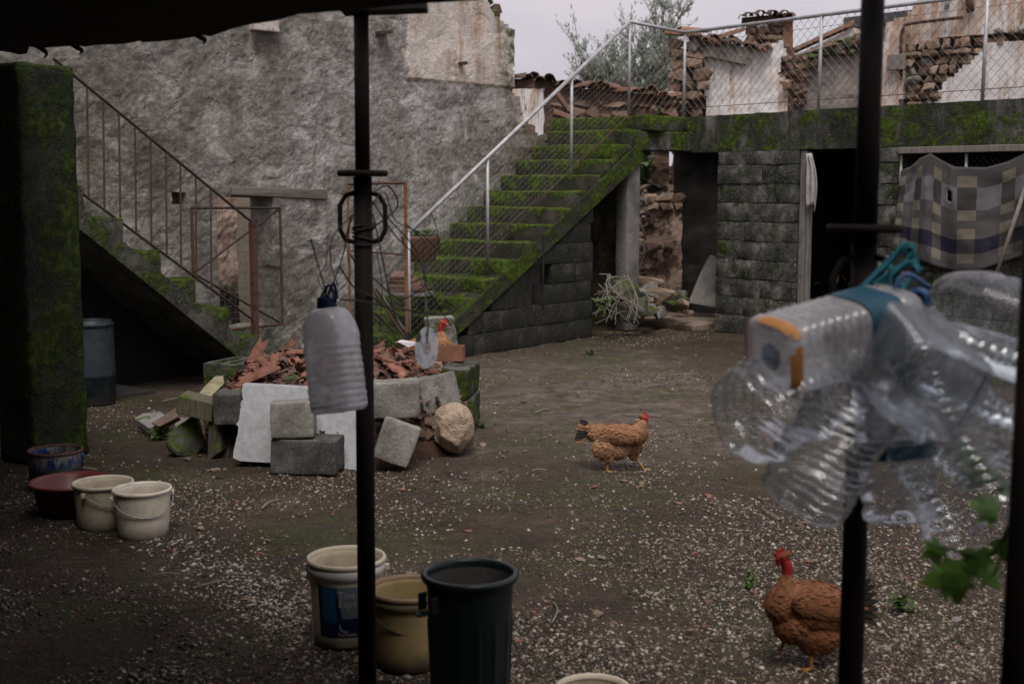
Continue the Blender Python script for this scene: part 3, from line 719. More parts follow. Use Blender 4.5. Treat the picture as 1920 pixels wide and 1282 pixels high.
# ------------------------------------------------------------------ column under the landing and the beam to the shed
cl = thing('concrete_column', 'square grey concrete column holding the mossy landing beside the opening', 'column', P(1176, 520, 14.05).xy.to_3d(), SF.rz)
rough_box('shaft', M_concrete, cl, (.19, .19, ZB), (0, 0, ZB / 2), amp=.006, cell=.15)
b0 = MTX[cl.name].translation; e0 = SF.w(-.06, .1, 0)
m = MB(); dv = (e0 - b0); dv.z = 0; mid_ = (b0 + e0) / 2
m.box((mid_.x, mid_.y, 2.06), (dv.length + .28, .22, .21), rotm(0, 0, math.atan2(dv.y, dv.x))); m.build('beam', M_beam, cl, world=True, bevel=.012)
# wall behind the stair, in shade beside the column
sw_ = thing('rear_wall', 'dark mossy stone wall in shade under the landing', 'wall', WF.w(3.05, -.1), WF.rz + R(-90))
relief('wall', mossy('mossy_rear', (.12, .10, .08), (.34, .27, .20), .5, gv=1.3), sw_, -.3, .74, 0, 2.1, .08, lambda s, z: True, lambda s, z: .05 * fb(s, z, 2, 4, 3), .3)
# ================================================================== ruin seen through the opening
rp_ = thing('stone_pier', 'broken stone pier with pinkish plaster patches seen through the opening', 'pier', P(1242, 530, 16.0).xy.to_3d(), R(-12))
def pier_mat():
    n = NB('pier_plaster'); v = n.co(rnd=False); x, y, z = n.xyz(v); a = n.noise(2.6, 6, .7, v)
    col = n.ramp(a, [(0.40, (0.06, 0.04, 0.028)), (0.47, (0.17, 0.12, 0.085)), (0.50, (0.42, 0.30, 0.24)), (0.75, (0.50, 0.38, 0.31))])
    n.bsdf(col, .95, n.bump(n.noise(13, 6, .75, v), .8, .04), .2); return n.mat
relief('wall', pier_mat(), rp_, -.22, .22, 0, P(1242, 372, 16.0).z, .05, lambda s, z: True, lambda s, z: .03 * fb(s, z, 2, 5, 4), .4, ragged=.02)
stone_face(rp_, -.24, .24, P(1242, 395, 16.0).z, P(1242, 368, 16.0).z, ['red', 'tan'], .14, .12, -.02, .5, seed=61)
stone_face(rp_, -.22, .1, P(1242, 470, 16.0).z, P(1242, 452, 16.0).z, ['red', 'tan'], .15, .10, .0, .5, seed=62)
dw = thing('shaded_wall', 'stone wall darkened to stand for shade behind the leaning slab', 'wall', P(1320, 560, 15.9).xy.to_3d(), R(-25))  # dark colour stands in for the unlit room seen there
relief('wall', M_darkwall, dw, -.42, .9, 0, 2.05, .1, lambda s, z: True, lambda s, z: .04 * fb(s, z, 2, 4, 3), .3)
m = MB(); m.box((.2, .4, 2.12), (1.3, 1.4, .12)); m.build('roof_slab', M_concrete, dw)
random.seed(12)
def heap(kind_w, pts, group, label, cat='stone', name='rubble_stone', zoff=.5):
    for (u, v, y, s) in pts:
        k = random.choices(list(kind_w), list(kind_w.values()))[0]
        sz = [s * random.uniform(.7, 1.35), s * random.uniform(.7, 1.2), s * random.uniform(.5, .95)]
        o = stone(None, k, P(u, v, y), sz, None, name); tag(o, label, cat, group)
pts = []
for i in range(90):                  # bright rubble slope beyond
    t = random.random(); u = 1205 + 115 * t; v = 372 - 78 * max(0, random.random() * (.45 + .55 * t))
    pts.append((u, v, 17.2 + (372 - v) / 40 + random.random() * .3, random.uniform(.10, .22)))
heap({'grey': 4, 'tan': 4, 'red': 2}, pts, 'rubble slope beyond the opening', 'rubble stone of the bright slope seen high through the opening')
pts = [(1190 + 26 * random.random(), 350 + 165 * random.random(), 16.4 + random.random() * .4, random.uniform(.07, .15)) for i in range(60)]
heap({'grey': 3, 'tan': 4, 'red': 2}, pts, 'stones heaped beside the column', 'small stone in the narrow heap between column and pier')
mb_ = MB()
for u0, v0, u1, v1 in ((1188, 395, 1212, 460), (1195, 430, 1216, 415), (1192, 500, 1212, 445), (1190, 470, 1214, 484)):
    mb_.tube(spline([P(u0, v0, 16.1), P((u0 + u1) / 2 + 5, (v0 + v1) / 2, 16.0), P(u1, v1, 16.1)], 5), .012, 5)
o = mb_.build('dry_branches', M_wood); tag(o, 'pale dry branches tangled in the stones beside the column', 'branches')
# rubble core behind so nothing is see-through
bk = thing('rubble_bank', 'earthy bank of rubble and soil filling the ruin behind the opening', 'bank', P(1260, 560, 18.6).xy.to_3d(), 0)
M_earth = simple('earth_bank', (0.06, 0.045, 0.033), (0.20, 0.155, 0.12), 3, .95, .8, 18, .05, moss=.2)
relief('bank', M_earth, bk, -2.4, 2.6, 0, 2.3, .12, lambda s, z: z < 1.75 + .3 * fb(s, 0, 1, 3, 1) + .2 * s, lambda s, z: 1.3 - .75 * z + .18 * fb(s, z, 2, 4, 2.2), .5)
# stones and slab on the ground in the opening
for (u, v, y, sx, sy, sz, k, lab, rz) in (
    (1188, 577, 13.5, .34, .26, .36, 'moss', 'large upright mossy stone beside the brushwood', .3),
    (1172, 545, 13.9, .36, .30, .26, 'moss', 'grey green stone leaning against the concrete column', .8),
    (1238, 553, 14.3, .50, .30, .24, 'tan', 'long tan wedge shaped stone lying in the opening', .4),
    (1212, 524, 14.6, .42, .22, .12, 'tan', 'flat pale stone lying across the rubble in the opening', .1),
    (1262, 572, 14.2, .26, .22, .16, 'moss', 'small dark mossy stone in front of the leaning slab', .6),
    (1222, 545, 14.2, .26, .24, .20, 'grey', 'grey stone wedged behind the upright mossy stone', 1.2),
    (1278, 558, 14.6, .3, .2, .18, 'grey', 'grey block of stone at the foot of the leaning slab', 1.9),
    (1160, 528, 14.2, .3, .22, .2, 'grey', 'grey stone behind the column foot', 1.7)):
    o = stone(None, k, P(u, v, y), (sx, sy, sz), rotm(.15, .2, rz), 'fallen_stone'); tag(o, lab, 'stone')
for i in range(16):
    u = random.uniform(1185, 1292); s_ = random.uniform(.08, .2); o = stone(None, random.choice(['grey', 'tan', 'moss', 'tan']), P(u, random.uniform(545, 588), random.uniform(13.7, 14.5)), (s_ * 1.4, s_, s_ * .8), None, 'fallen_stone'); tag(o, 'small fallen stone lying loose in the opening by the column', 'stone', 'small stones fallen in the opening')
m = MB(); q = [P(1289, 568, 14.6), P(1342, 578, 14.5), P(1344, 488, 14.9), P(1330, 478, 14.95), P(1312, 512, 14.85)]
m.prism(q, (.05, .09, 0)); o = m.build('stone_slab', M_stonegrey, bevel=.012); tag(o, 'pale pointed slab leaning in the shadow beside the block wall', 'slab')
m = MB(); a, b = G(1212, 606), G(1340, 622); dv = b - a
m.box(((a + b) / 2 + Vector((.05, .28, .03))), (dv.length, .7, .10), rotm(0, 0, math.atan2(dv.y, dv.x)), j=.01); o = m.build('threshold', simple('threshold_earth', (.12, .085, .065), (.30, .23, .18), 5, moss=.12), bevel=.02); tag(o, 'low worn concrete threshold across the opening', 'threshold')
random.seed(4)
for i in range(34):
    a = P(1108 + 70 * random.random(), 505 + 90 * random.random(), 13.1 + .5 * random.random()); b = P(1112 + 98 * random.random(), 560 + 52 * random.random(), 12.8 + .6 * random.random()); b.z = max(b.z, .03); a.z = max(a.z, .05)
    c = (a + b) / 2 + Vector((random.uniform(-.12, .12), 0, random.uniform(-.03, .14))); r_ = random.uniform(.004, .009)
    m = MB(); m.tube(spline([a, c, b], 5), [r_] * 6 + [r_ * .6] * 5, 5); o = m.build('brushwood_stick', M_wood); tag(o, 'thin dry stick in the brushwood pile beside the dark block wall', 'stick', 'brushwood by the stair wall')
# ferns and small plants ----------------------------------------------------------------
def leafmat(name, c1, c2):
    n = NB(name); col = n.mix(n.rnd(), c1, c2); col = n.mix(n.step(n.noise(9, 3, .6, n.co(rnd=False)), .3, .7), col, c2)
    b = n.N('ShaderNodeBsdfPrincipled'); n.put(b.inputs['Base Color'], col); b.inputs['Roughness'].default_value = .6
    t = n.N('ShaderNodeBsdfTranslucent'); n.put(t.inputs[0], col); mx = n.N('ShaderNodeMixShader'); mx.inputs[0].default_value = .3
    n.L(b.outputs[0], mx.inputs[1]); n.L(t.outputs[0], mx.inputs[2]); n.L(mx.outputs[0], n.out.inputs[0]); return n.mat
M_leaf = leafmat('leaf_green', (0.04, 0.075, 0.015), (0.09, 0.15, 0.03))
M_fern = leafmat('fern_green', (0.06, 0.09, 0.04), (0.13, 0.19, 0.09))
def leaf(m, p, d, L, w, up=Vector((0, 0, 1)), bend=.25):
    d = d.normalized(); x = d.cross(up)
    if x.length < 1e-3: x = Vector((1, 0, 0))
    x.normalize(); n_ = x.cross(d)
    a = p; b = p + d * L * .45 + n_ * L * bend * .35; c = p + d * L
    m.add([a, b + x * w, c, b - x * w, b], [(0, 1, 4), (1, 2, 4), (2, 3, 4), (3, 0, 4)])
def bush(name, label, cat, loc, h, r, n, L, mat=M_leaf, seed=0, group=None):
    rg = random.Random(seed); t = thing(name, label, cat, loc, 0, group); m = MB(); sm = MB()
    for k in range(max(3, n // 14)):
        a = rg.uniform(0, 6.28); tip = Vector((math.cos(a) * r * rg.random(), math.sin(a) * r * rg.random(), h * rg.uniform(.5, 1)))
        pts = spline([(0, 0, 0), tip * .5 + Vector((0, 0, h * .1)), tip], 4); sm.tube(pts, .003, 4)
        for q in range(14):
            p = pts[min(len(pts) - 1, 1 + int(rg.random() * len(pts)))]
            d = Vector((rg.gauss(0, 1), rg.gauss(0, 1), rg.gauss(.3, .6))); leaf(m, p, d, L * rg.uniform(.6, 1.2), L * .28)
    sm.build('stem', M_leaf, t); m.build('foliage', mat, t); return t
bush('fern', 'pale green fern growing behind the concrete column', 'fern', P(1205, 355, 17.0), .55, .38, 150, .16, M_fern, 3)
bush('weed', 'small weed on the corner of the mossy landing', 'weed', P(1240, 218, 14.3), .09, .09, 40, .05, M_leaf, 5)
# ================================================================== ruins above the parapet
def tile_mesh(name, mat, L=.42, r=.085, arc=165, th=.014, seg=7, rough=0.0, seed=0):
    rg = random.Random(seed); m = MB(); vs = []; cols = 4
    for i in range(cols):
        x = -L / 2 + L * i / (cols - 1) + (rg.uniform(-rough, rough) if i in (0, cols - 1) else 0)
        rr = r * (1 - .12 * i / (cols - 1))
        for q in range(seg):
            a = R(90 - arc / 2 + arc * q / (seg - 1)); xx = x + (rg.uniform(-rough, rough) if i in (0, cols - 1) else 0)
            vs.append((xx, rr * math.cos(a), rr * math.sin(a) - r * .5)); vs.append((xx, (rr - th) * math.cos(a), (rr - th) * math.sin(a) - r * .5))
    S = seg * 2; fs = []
    for i in range(cols - 1):
        for q in range(seg - 1):
            a = i * S + q * 2; fs += [(a, a + 2, a + 2 + S, a + S), (a + 1, a + 1 + S, a + 3 + S, a + 3)]
        for q in (0, seg - 1): a = i * S + q * 2; fs.append((a, a + S, a + S + 1, a + 1))
    for i in (0, cols - 1):
        for q in range(seg - 1): a = i * S + q * 2; fs.append((a, a + 1, a + 3, a + 2))
    m.add(vs, fs); me = m.mesh(name); me.materials.append(mat)
    bm = bmesh.new(); bm.from_mesh(me); bmesh.ops.recalc_face_normals(bm, faces=bm.faces[:]); bm.to_mesh(me); bm.free()
    return me
M_tile = simple('old_roof_tile', (0.12, 0.066, 0.046), (0.30, 0.165, 0.115), 7, .92, .4, 40, .01, c3=(0.10, 0.085, 0.07), rv=.5, moss=.12)
M_tiledark = simple('lichen_roof_tile', (0.055, 0.038, 0.032), (0.15, 0.10, 0.08), 7, .92, .4, 40, .01, c3=(0.09, 0.08, 0.068), rv=.4, moss=.15)
TILE = [tile_mesh('roof_tile', M_tile, rough=.03, seed=i) for i in range(4)]; TILED = [tile_mesh('roof_tile', M_tiledark, rough=.03, seed=9 + i) for i in range(4)]
def white(name, stains=.5, tone=1.0):
    n = NB(name); v = n.co(rnd=False)
    col = n.ramp(n.noise(4, 6, .7, v), [(0.3, tuple(tone * q for q in (0.62, 0.59, 0.57))), (0.7, tuple(tone * q for q in (0.80, 0.78, 0.77)))])
    st_ = n.noise(1.8, 6, .75, n.co('Object', (3.2, 3.2, .35), False))
    col = n.mix(n.math('MULTIPLY', n.step(st_, .54 - .14 * stains, .60), .45 + .45 * stains), col, n.ramp(n.noise(6, 5, .7, v), [(0.3, (0.27, 0.13, 0.065)), (0.7, (0.60, 0.42, 0.28))]))
    blk = n.noise(2.3, 7, .8, n.co('Object', (4, 4, .6), False))
    col = n.mix(n.step(blk, .58, .66), col, (0.05, 0.047, 0.04))
    n.bsdf(col, .9, n.bump(n.noise(25, 6, .75, v), .4, .02), .25); return n.mat
M_white = white('stained_limewash', .55); M_white2 = white('clean_limewash', .12); M_white3 = white('rust_streaked_wall', .95)
# --- low wall in the middle with a broken tile coping
lw_ = thing('low_stone_wall', 'low reddish stone wall with broken tile coping behind the stair landing', 'wall', P(1110, 220, 17.4).xy.to_3d(), R(-6))
fl = Frame(P(1110, 220, 17.4), (math.cos(R(-6)), math.sin(R(-6))))
def lz(u, v): return fl.at(u, v)
x0, zt0 = lz(962, 150); x1, zt1 = lz(1260, 185)
M_redcore = simple('red_earth_core', (0.075, 0.045, 0.033), (0.20, 0.13, 0.098), 3, .95, .9, 14, .06, rv=0)
relief('core', M_redcore, lw_, x0, x1, 1.6, 3.2, .07, lambda s, z: z < zt0 + .03 + (zt1 - zt0) * (s - x0) / (x1 - x0) + .05 * fb(s, 1, 1, 2, 4), lambda s, z: .05 * fb(s, z, 3, 4, 4), .4)
stone_face(lw_, lz(1040, 180)[0], x1, 2.05, zt1 - .05, 'red', .18, .13, -.02, seed=8)
pa, pb_ = lz(962, 200), lz(1022, 165)
relief('plaster', M_white, lw_, pa[0], pb_[0], 1.6, pb_[1], .06, lambda s, z: True, lambda s, z: .09 + .01 * fb(s, z, 2, 3, 5), .05, ragged=.02)
rg = random.Random(2)
for i in range(30):
    t_ = i / 29; s_ = x0 + (x1 - x0) * t_; zz = zt0 + (zt1 - zt0) * t_ + .03
    inst('roof_tile', rg.choice(TILED if t_ < .4 else TILE), lw_, (s_, rg.uniform(-.08, .12), zz + rg.uniform(-.02, .05)), rotm(rg.uniform(-.25, .25), rg.uniform(-.2, .2), R(90) + rg.uniform(-.5, .5) + (R(70) if i % 4 == 0 else 0)), (.8, .9, .8))
inst('roof_tile', TILE[0], lw_, (lz(1055, 190)[0], -.16, lz(1055, 190)[1]), rotm(.2, R(50), R(30)), (.8, .9, .9))
inst('roof_tile', TILE[1], lw_, (lz(1062, 218)[0], -.18, lz(1062, 218)[1]), rotm(.1, R(20), R(10)), (.8, .9, .9))
# --- ruined house with chimney stack
rh = thing('ruined_house', 'ruined limewashed house with broken tile eaves, square chimney stub and exposed red stone corner', 'ruin', P(1390, 225, 17.6).xy.to_3d(), R(-8))
fr = Frame(P(1390, 225, 17.6), (math.cos(R(-8)), math.sin(R(-8))))
def hz(u, v, off=0): return fr.at(u, v, off)
poly = [hz(*q) for q in ((1322, 240), (1480, 240), (1476, 150), (1460, 140), (1465, 118), (1474, 100), (1470, 76), (1420, 92), (1340, 72), (1300, 68), (1318, 110), (1322, 170))]
relief('plaster', M_white, rh, hz(1290, 200)[0], hz(1485, 200)[0], hz(1400, 235)[1], hz(1400, 60)[1], .035, in_poly(poly), lambda s, z: .015 * fb(s, z, 2, 4, 5), .06, ragged=.012)
relief('core', M_redcore, rh, hz(1262, 200)[0], hz(1492, 200)[0], 1.5, hz(1400, 90)[1], .06, lambda s, z: True, lambda s, z: -.09 + .03 * fb(s, z, 2, 4, 4), .5, ragged=.03)
stone_face(rh, hz(1254, 200)[0], hz(1318, 200)[0], hz(1300, 225)[1], hz(1300, 70)[1], ['red', 'red', 'red', 'tan'], .19, .16, -.03, .8, seed=5)
stone_face(rh, hz(1462, 200)[0], hz(1500, 200)[0], hz(1480, 170)[1], hz(1480, 105)[1], 'red', .12, .14, .02, .7, seed=6)
a, b = hz(1317, 97), hz(1402, 117)
m = MB(); m.box(((a[0] + b[0]) / 2, -.05, (a[1] + b[1]) / 2), (b[0] - a[0], .12, .115), rotm(0, R(13), 0)); m.build('lintel', M_wood, rh, bevel=.01)
o = inst('stone', ROCKS['grey'][2], rh, (hz(1304, 85)[0], -.12, hz(1304, 85)[1]), None, (.24, .2, .26))
rg = random.Random(11)
for i in range(17):                  # eaves
    t_ = i / 16; u = 1290 + 150 * t_; v = 66 + 22 * t_ + (4 if i % 2 else 0); s_, z_ = hz(u, v)
    inst('roof_tile', rg.choice(TILED if i % 3 else TILE), rh, (s_, -.02 + rg.uniform(-.05, .1), z_ + rg.uniform(-.01, .04)), rotm(0, R(-14) * 0, R(-96) + rg.uniform(-.2, .2)) @ rotm(rg.uniform(-.15, .15), R(12) + rg.uniform(-.1, .1), 0), (.9, .8, .85))
for u, v, rz, ry in ((1270, 62, 0, .1), (1300, 55, .2, .05), (1370, 62, .3, -.3), (1350, 74, 1.2, .1)):
    s_, z_ = hz(u, v); inst('roof_tile', rg.choice(TILE), rh, (s_, .05, z_), rotm(0, ry, rz), (1, .9, .8))
m = MB(); s_, z_ = hz(1316, 73); m.box((s_, -.08, z_), (.55, .16, .07), rotm(0, R(18), 0)); m.build('rafter', wood('rafter_wood', (.16, .075, .035), (.33, .17, .09)), rh, bevel=.006)
# chimney stub
ca, cb_ = hz(1398, 96, -.25), hz(1470, 38, -.25)
m = MB(); m.box(((ca[0] + cb_[0]) / 2, .35, (ca[1] + cb_[1]) / 2), (cb_[0] - ca[0] - .04, .3, cb_[1] - ca[1])); ch = m.build('chimney', M_redcore, rh)
stone_face(ch, ca[0], cb_[0] - .05, ca[1], cb_[1] - .02, ['red', 'tan', 'red'], .17, .14, .18, seed=7)
M_brick = simple('orange_brick', (0.17, 0.075, 0.045), (0.30, 0.15, 0.095), 6, .9, .3, 40, .005)
m = MB(); m.box((cb_[0] + .05, .32, (ca[1] + cb_[1]) / 2 + .02), (.14, .36, cb_[1] - ca[1] + .12), None, j=.012); m.build('brick_flue', M_brick, ch)
inst('stone', rock_mesh('stone', 77, 16, M_white2), ch, (hz(1428, 50, -.2)[0], .14, hz(1428, 50, -.2)[1]), None, (.16, .08, .13))
m = MB(); q0, q1 = hz(1392, 36, -.2), hz(1484, 30, -.2); m.box(((q0[0] + q1[0]) / 2, .33, (q0[1] + q1[1]) / 2 - .02), (q1[0] - q0[0], .42, .07), rotm(0, R(-3), 0), j=.012); m.build('cap', M_tiledark, ch)
for i in range(9):
    u = 1392 + 90 * i / 8; s_, z_ = hz(u, 31 - (4 if u > 1410 else 0), -.2); inst('roof_tile', TILED[i % 4], ch, (s_, .22, z_ + (.03 if i % 2 else 0)), rotm(rg.uniform(-.1, .1), R(7), R(-92) + rg.uniform(-.12, .12)), (1.1, .75, .8))
# --- collapsed gable between the houses
gb = thing('collapsed_gable', 'collapsed earth gable with moss and heather colored rubble on top', 'ruin', P(1560, 205, 18.4).xy.to_3d(), R(-10))
fg = Frame(P(1560, 205, 18.4), (math.cos(R(-10)), math.sin(R(-10))))
gp = in_poly([fg.at(*q) for q in ((1470, 240), (1700, 240), (1700, 62), (1640, 66), (1585, 72), (1555, 92), (1520, 98), (1484, 118), (1476, 160))])
M_greyplaster = simple('grey_render', (0.16, 0.14, 0.125), (0.36, 0.32, 0.30), 3, .93, .6, 16, .03, moss=.1)
relief('wall', M_greyplaster, gb, fg.at(1466, 200)[0], fg.at(1705, 200)[0], 1.6, fg.at(1500, 58)[1], .06, gp, lambda s, z: .03 * fb(s, z, 2, 4, 3), .4, ragged=.02)
rg = random.Random(31)
for i in range(56):
    u = 1478 + 170 * rg.random(); top = 118 - max(0, u - 1484) * .5 if u < 1580 else 70; v = top + abs(rg.gauss(0, 1)) * (18 if u > 1540 else 14); s_, z_ = fg.at(u, v)
    stone(gb, 'red' if rg.random() < .55 else 'moss', (s_, rg.uniform(-.12, .05), z_), [rg.uniform(.10, .24), .2, rg.uniform(.07, .16)])
stone_face(gb, fg.at(1474, 1)[0], fg.at(1505, 1)[0], fg.at(1480, 200)[1], fg.at(1480, 125)[1], 'red', .2, .2, -.04, .5, seed=16)
m = MB(); m.tube([P(1484, 108, 18.1), P(1545, 88, 18.2)], .03, 6); m.build('pole', M_wood, gb, world=True)
# --- streaked white house on the right
wh = thing('streaked_house', 'white house wall streaked with rust above a band of bare stone masonry', 'house', P(1800, 190, 16.6).xy.to_3d(), SF.rz + R(12))
fw = Frame(P(1800, 190, 16.6), (math.cos(SF.rz + R(12)), math.sin(SF.rz + R(12))))
def wz(u, v, off=0): return fw.at(u, v, off)
up_ = in_poly([wz(*q) for q in ((1706, 84), (1860, 62), (1990, 50), (1990, -140), (1722, -140), (1722, 6), (1700, 36), (1678, 60), (1700, 90))])
relief('upper_wall', M_white3, wh, wz(1670, 80)[0], wz(1985, 80)[0], 2.2, 5.4, .06, lambda s, z: up_(s, z), lambda s, z: .05 + .008 * fb(s, z, 2, 3, 3), .30, ragged=.008)
co_ = in_poly([wz(*q) for q in ((1692, 215), (1990, 215), (1990, 40), (1692, 80))])
relief('core', M_redcore, wh, wz(1690, 200)[0], wz(1985, 100)[0], 1.6, 4.2, .08, lambda s, z: co_(s, z), lambda s, z: -.10 + .04 * fb(s, z, 2, 4, 3), .3)
band = in_poly([wz(*q) for q in ((1700, 215), (1745, 215), (1770, 150), (1800, 126), (1842, 90), (1850, 80), (1990, 62), (1990, 46), (1860, 60), (1700, 84))])
stone_face(wh, wz(1700, 200)[0], wz(1985, 100)[0], wz(1720, 205)[1], 4.1, ['tan', 'red', 'tan', 'grey'], .15, .10, -.01, .6, seed=17, poly=band)
lowp = in_poly([wz(*q) for q in ((1745, 220), (1990, 220), (1990, 66), (1854, 82), (1842, 96), (1815, 122), (1770, 156), (1760, 185))])
relief('lower_wall', M_white2, wh, wz(1740, 200)[0], wz(1985, 100)[0], 1.8, 4.0, .05, lambda s, z: lowp(s, z), lambda s, z: .05 + .012 * fb(s, z, 2, 4, 3), .12, ragged=.012)
plp = in_poly([wz(*q) for q in ((1652, 215), (1692, 215), (1698, 150), (1704, 90), (1706, 40), (1692, 32), (1672, 44), (1664, 80), (1654, 140))])
relief('pier', M_white3, wh, wz(1650, 200)[0], wz(1710, 100)[0], 1.6, 4.0, .05, lambda s, z: plp(s, z), lambda s, z: .12 + .012 * fb(s, z, 2, 4, 3), .35, ragged=.012)
def w3(u, v, off): s_, z_ = wz(u, v, off); return Vector((s_, -off, z_))
m = MB(); m.tube(spline([w3(1690, 150, .16), w3(1690, 70, .16), w3(1694, 54, .16), w3(1706, 45, .14), w3(1804, 33, .12)], 5), .022, 8); m.build('drain_pipe', M_rust, wh, smooth=True)
m = MB(); m.tube([w3(1775, 18, .10), w3(1777, -10, .10)], .03, 8); m.build('overflow_pipe', M_galv, wh, smooth=True)
m = MB(); m.tube([w3(1820, 22, .10), w3(1816, -10, .10)], .05, 8); m.build('rusty_spout', M_rust, wh, smooth=True)
q = w3(1681, 117, .20); m = MB(); m.box(q, (.24, .06, .20), None); m.build('meter_box', M_wood, wh, bevel=.008)
# --- far house with a dark roof band
fh = thing('far_house', 'distant white house with flat dark eaves and a low tiled slope', 'house', P(1660, 80, 26).xy.to_3d(), R(-14))
ff = Frame(P(1660, 80, 26), (math.cos(R(-14)), math.sin(R(-14))))
a = ff.at(1590, 100); b = ff.at(1760, 44)
m = MB(); m.box(((a[0] + b[0]) / 2, .5, a[1] - .3), (b[0] - a[0], 1, 1.6)); m.build('wall', M_white2, fh)
a = ff.at(1582, 46, .2); b = ff.at(1750, 26, .2)
m = MB(); m.box(((a[0] + b[0]) / 2, .25, (a[1] + b[1]) / 2 + .02), (b[0] - a[0], 1.0, .2), rotm(0, R(-5), 0)); m.build('eaves', simple('slate_eaves', (.05, .05, .055), (.10, .10, .105), 4), fh)
gl = thing('far_gable', 'low white gable with tiled slope behind the collapsed gable', 'house', P(1560, 90, 24).xy.to_3d(), R(-8))
fq = Frame(P(1560, 90, 24), (math.cos(R(-8)), math.sin(R(-8))))
g3 = [fq.at(*q) for q in ((1476, 112), (1600, 52), (1640, 66), (1640, 160), (1476, 160))]
m = MB(); m.prism([(s_, 0, z_) for s_, z_ in g3], (0, .6, 0)); m.build('wall', M_white2, gl)
m = MB(); m.prism([(g3[0][0] - .1, -.12, g3[0][1] + .05), (g3[1][0], -.12, g3[1][1] + .05), (g3[1][0], -.12, g3[1][1] + .13), (g3[0][0] - .1, -.12, g3[0][1] + .11)], (0, .9, 0)); m.build('roof', M_tile, gl)
# ================================================================== tree
def tree():
    base = P(1195, 345, 27.0); base.z = 0
    t = thing('olive_tree', 'slender grey green tree with open feathery crown beyond the ruins', 'tree', base, 0)
    rg = random.Random(41); k = 27.0 / FPX
    tr = MB(); tr.tube(spline([(0, 0, 0), (.05, 0, 1.2), (.0, .1, 2.4), (.15, .1, 3.6)], 4), [.13 - .006 * i for i in range(13)], 8); tr.build('trunk', M_wooddark, t, smooth=True)
    br = MB(); lf = MB()
    base_p = Vector((.0, .1, 2.2))
    tips = []
    for (u, v, w) in ((1245, 8, 1.2), (1272, 30, .8), (1222, 40, 1), (1258, 60, 1.2), (1180, 62, .8), (1205, 95, 1.2), (1150, 105, 1.1), (1110, 130, .9), (1082, 80, .35), (1140, 140, 1.2), (1175, 135, 1.3), (1215, 140, 1.3), (1255, 110, 1), (1120, 155, 1), (1165, 168, 1.2), (1235, 165, 1.1), (1195, 180, 1.2), (1085, 120, .5), (1268, 75, .8), (1095, 150, .7), (1240, 130, 1.1), (1190, 110, .9), (1130, 120, .6)):
        p = P(u, v, 27.0) - base; p.y += rg.uniform(-.8, .8); tips.append((p, w))
    for p, w in tips:
        mid = base_p.lerp(p, .5) + Vector((rg.uniform(-.15, .15), rg.uniform(-.2, .2), .15))
        pts = spline([base_p, mid, p], 6); br.tube(pts, [.035 * (1 - i / 15) for i in range(len(pts))], 5)
        for q in range(int(36 * w)):
            i = rg.randrange(4, len(pts)); s0 = pts[i]; dirn = (p - base_p).normalized() * .8 + Vector((rg.gauss(0, .55), rg.gauss(0, .55), rg.gauss(.1, .45)))
            e = s0 + dirn * rg.uniform(.18, .48); br.tube([s0, e], .006, 3, cap=False)
            for z in range(28):
                pp = s0.lerp(e, rg.uniform(.2, 1.1)) + Vector((rg.gauss(0, .035), rg.gauss(0, .035), rg.gauss(0, .035)))
                leaf(lf, pp, dirn + Vector((rg.gauss(0, .6), rg.gauss(0, .6), rg.gauss(0, .6))), rg.uniform(.07, .14), .017)
    br.build('branches', M_wooddark, t); lf.build('crown', leafmat('haze_paled_leaf', (0.28, 0.305, 0.25), (0.48, 0.51, 0.45)), t)  # leaf colour paled to stand in for distance haze
tree()
# ================================================================== pillar, canopy, unseen shading walls
pc_ = P(158, 862, 7.35); pcz = 2.27
pl = thing('square_pillar', 'thick square concrete pillar covered with dark moss beside the side stairs', 'pillar', (-2.755, 7.42, 0), R(-30))
rough_box('shaft', M_pillar, pl, (.30, .40, pcz), (0, 0, pcz / 2), amp=.010, cell=.06, seed=2, round_=.02)
cn = thing('canopy_roof', 'black tarred board canopy over the near end of the yard', 'canopy', (0, 2, 2.1), 0)
edge = [P(u, v, y) for u, v, y in ((-120, 100, 7.3), (0, 96, 7.2), (20, 99, 7.15), (36, 103, 7.1), (50, 101, 7.05), (53, 94, 6.2), (55, 88, 4.25), (78, 91, 4.24), (100, 89, 4.23), (145, 86, 4.2), (160, 88, 4.19), (180, 85, 4.18), (230, 83, 4.14), (262, 77, 4.1), (268, 80, 4.1), (300, 78, 4.06), (340, 74, 4.0), (380, 66, 3.92), (395, 69, 3.9), (430, 56, 3.8), (470, 46, 3.65), (520, 39, 3.5), (560, 27, 3.4), (600, 24, 3.3), (660, 20, 3.22), (760, 9, 3.15), (900, 1, 3.1), (960, -12, 3.05))]  # outline shaped for light; far-left arm added to shade the pillar face
edge += [Vector((.10, 2.8, 2.16)), Vector((.22, 1.8, 2.2)), Vector((.6, 1.2, 2.22)), Vector((2.6, .9, 2.25)), Vector((5.2, .7, 2.3))]  # edge kept back so the sun reaches the bottles
m = MB(); n_ = len(edge); vs = []
for p in edge:
    b = Vector((p.x, -3.2, p.z + .42)); vs += [p, b, p + Vector((0, 0, .05)), b + Vector((0, 0, .05))]
fs = []
for i in range(n_ - 1):
    a = i * 4; fs += [(a, a + 1, a + 5, a + 4), (a + 2, a + 6, a + 7, a + 3), (a, a + 4, a + 6, a + 2), (a + 1, a + 3, a + 7, a + 5)]
fs += [(0, 2, 3, 1), ((n_ - 1) * 4, (n_ - 1) * 4 + 1, (n_ - 1) * 4 + 3, (n_ - 1) * 4 + 2)]
m.add(vs, fs); m.build('boards', M_dark, cn, world=True)
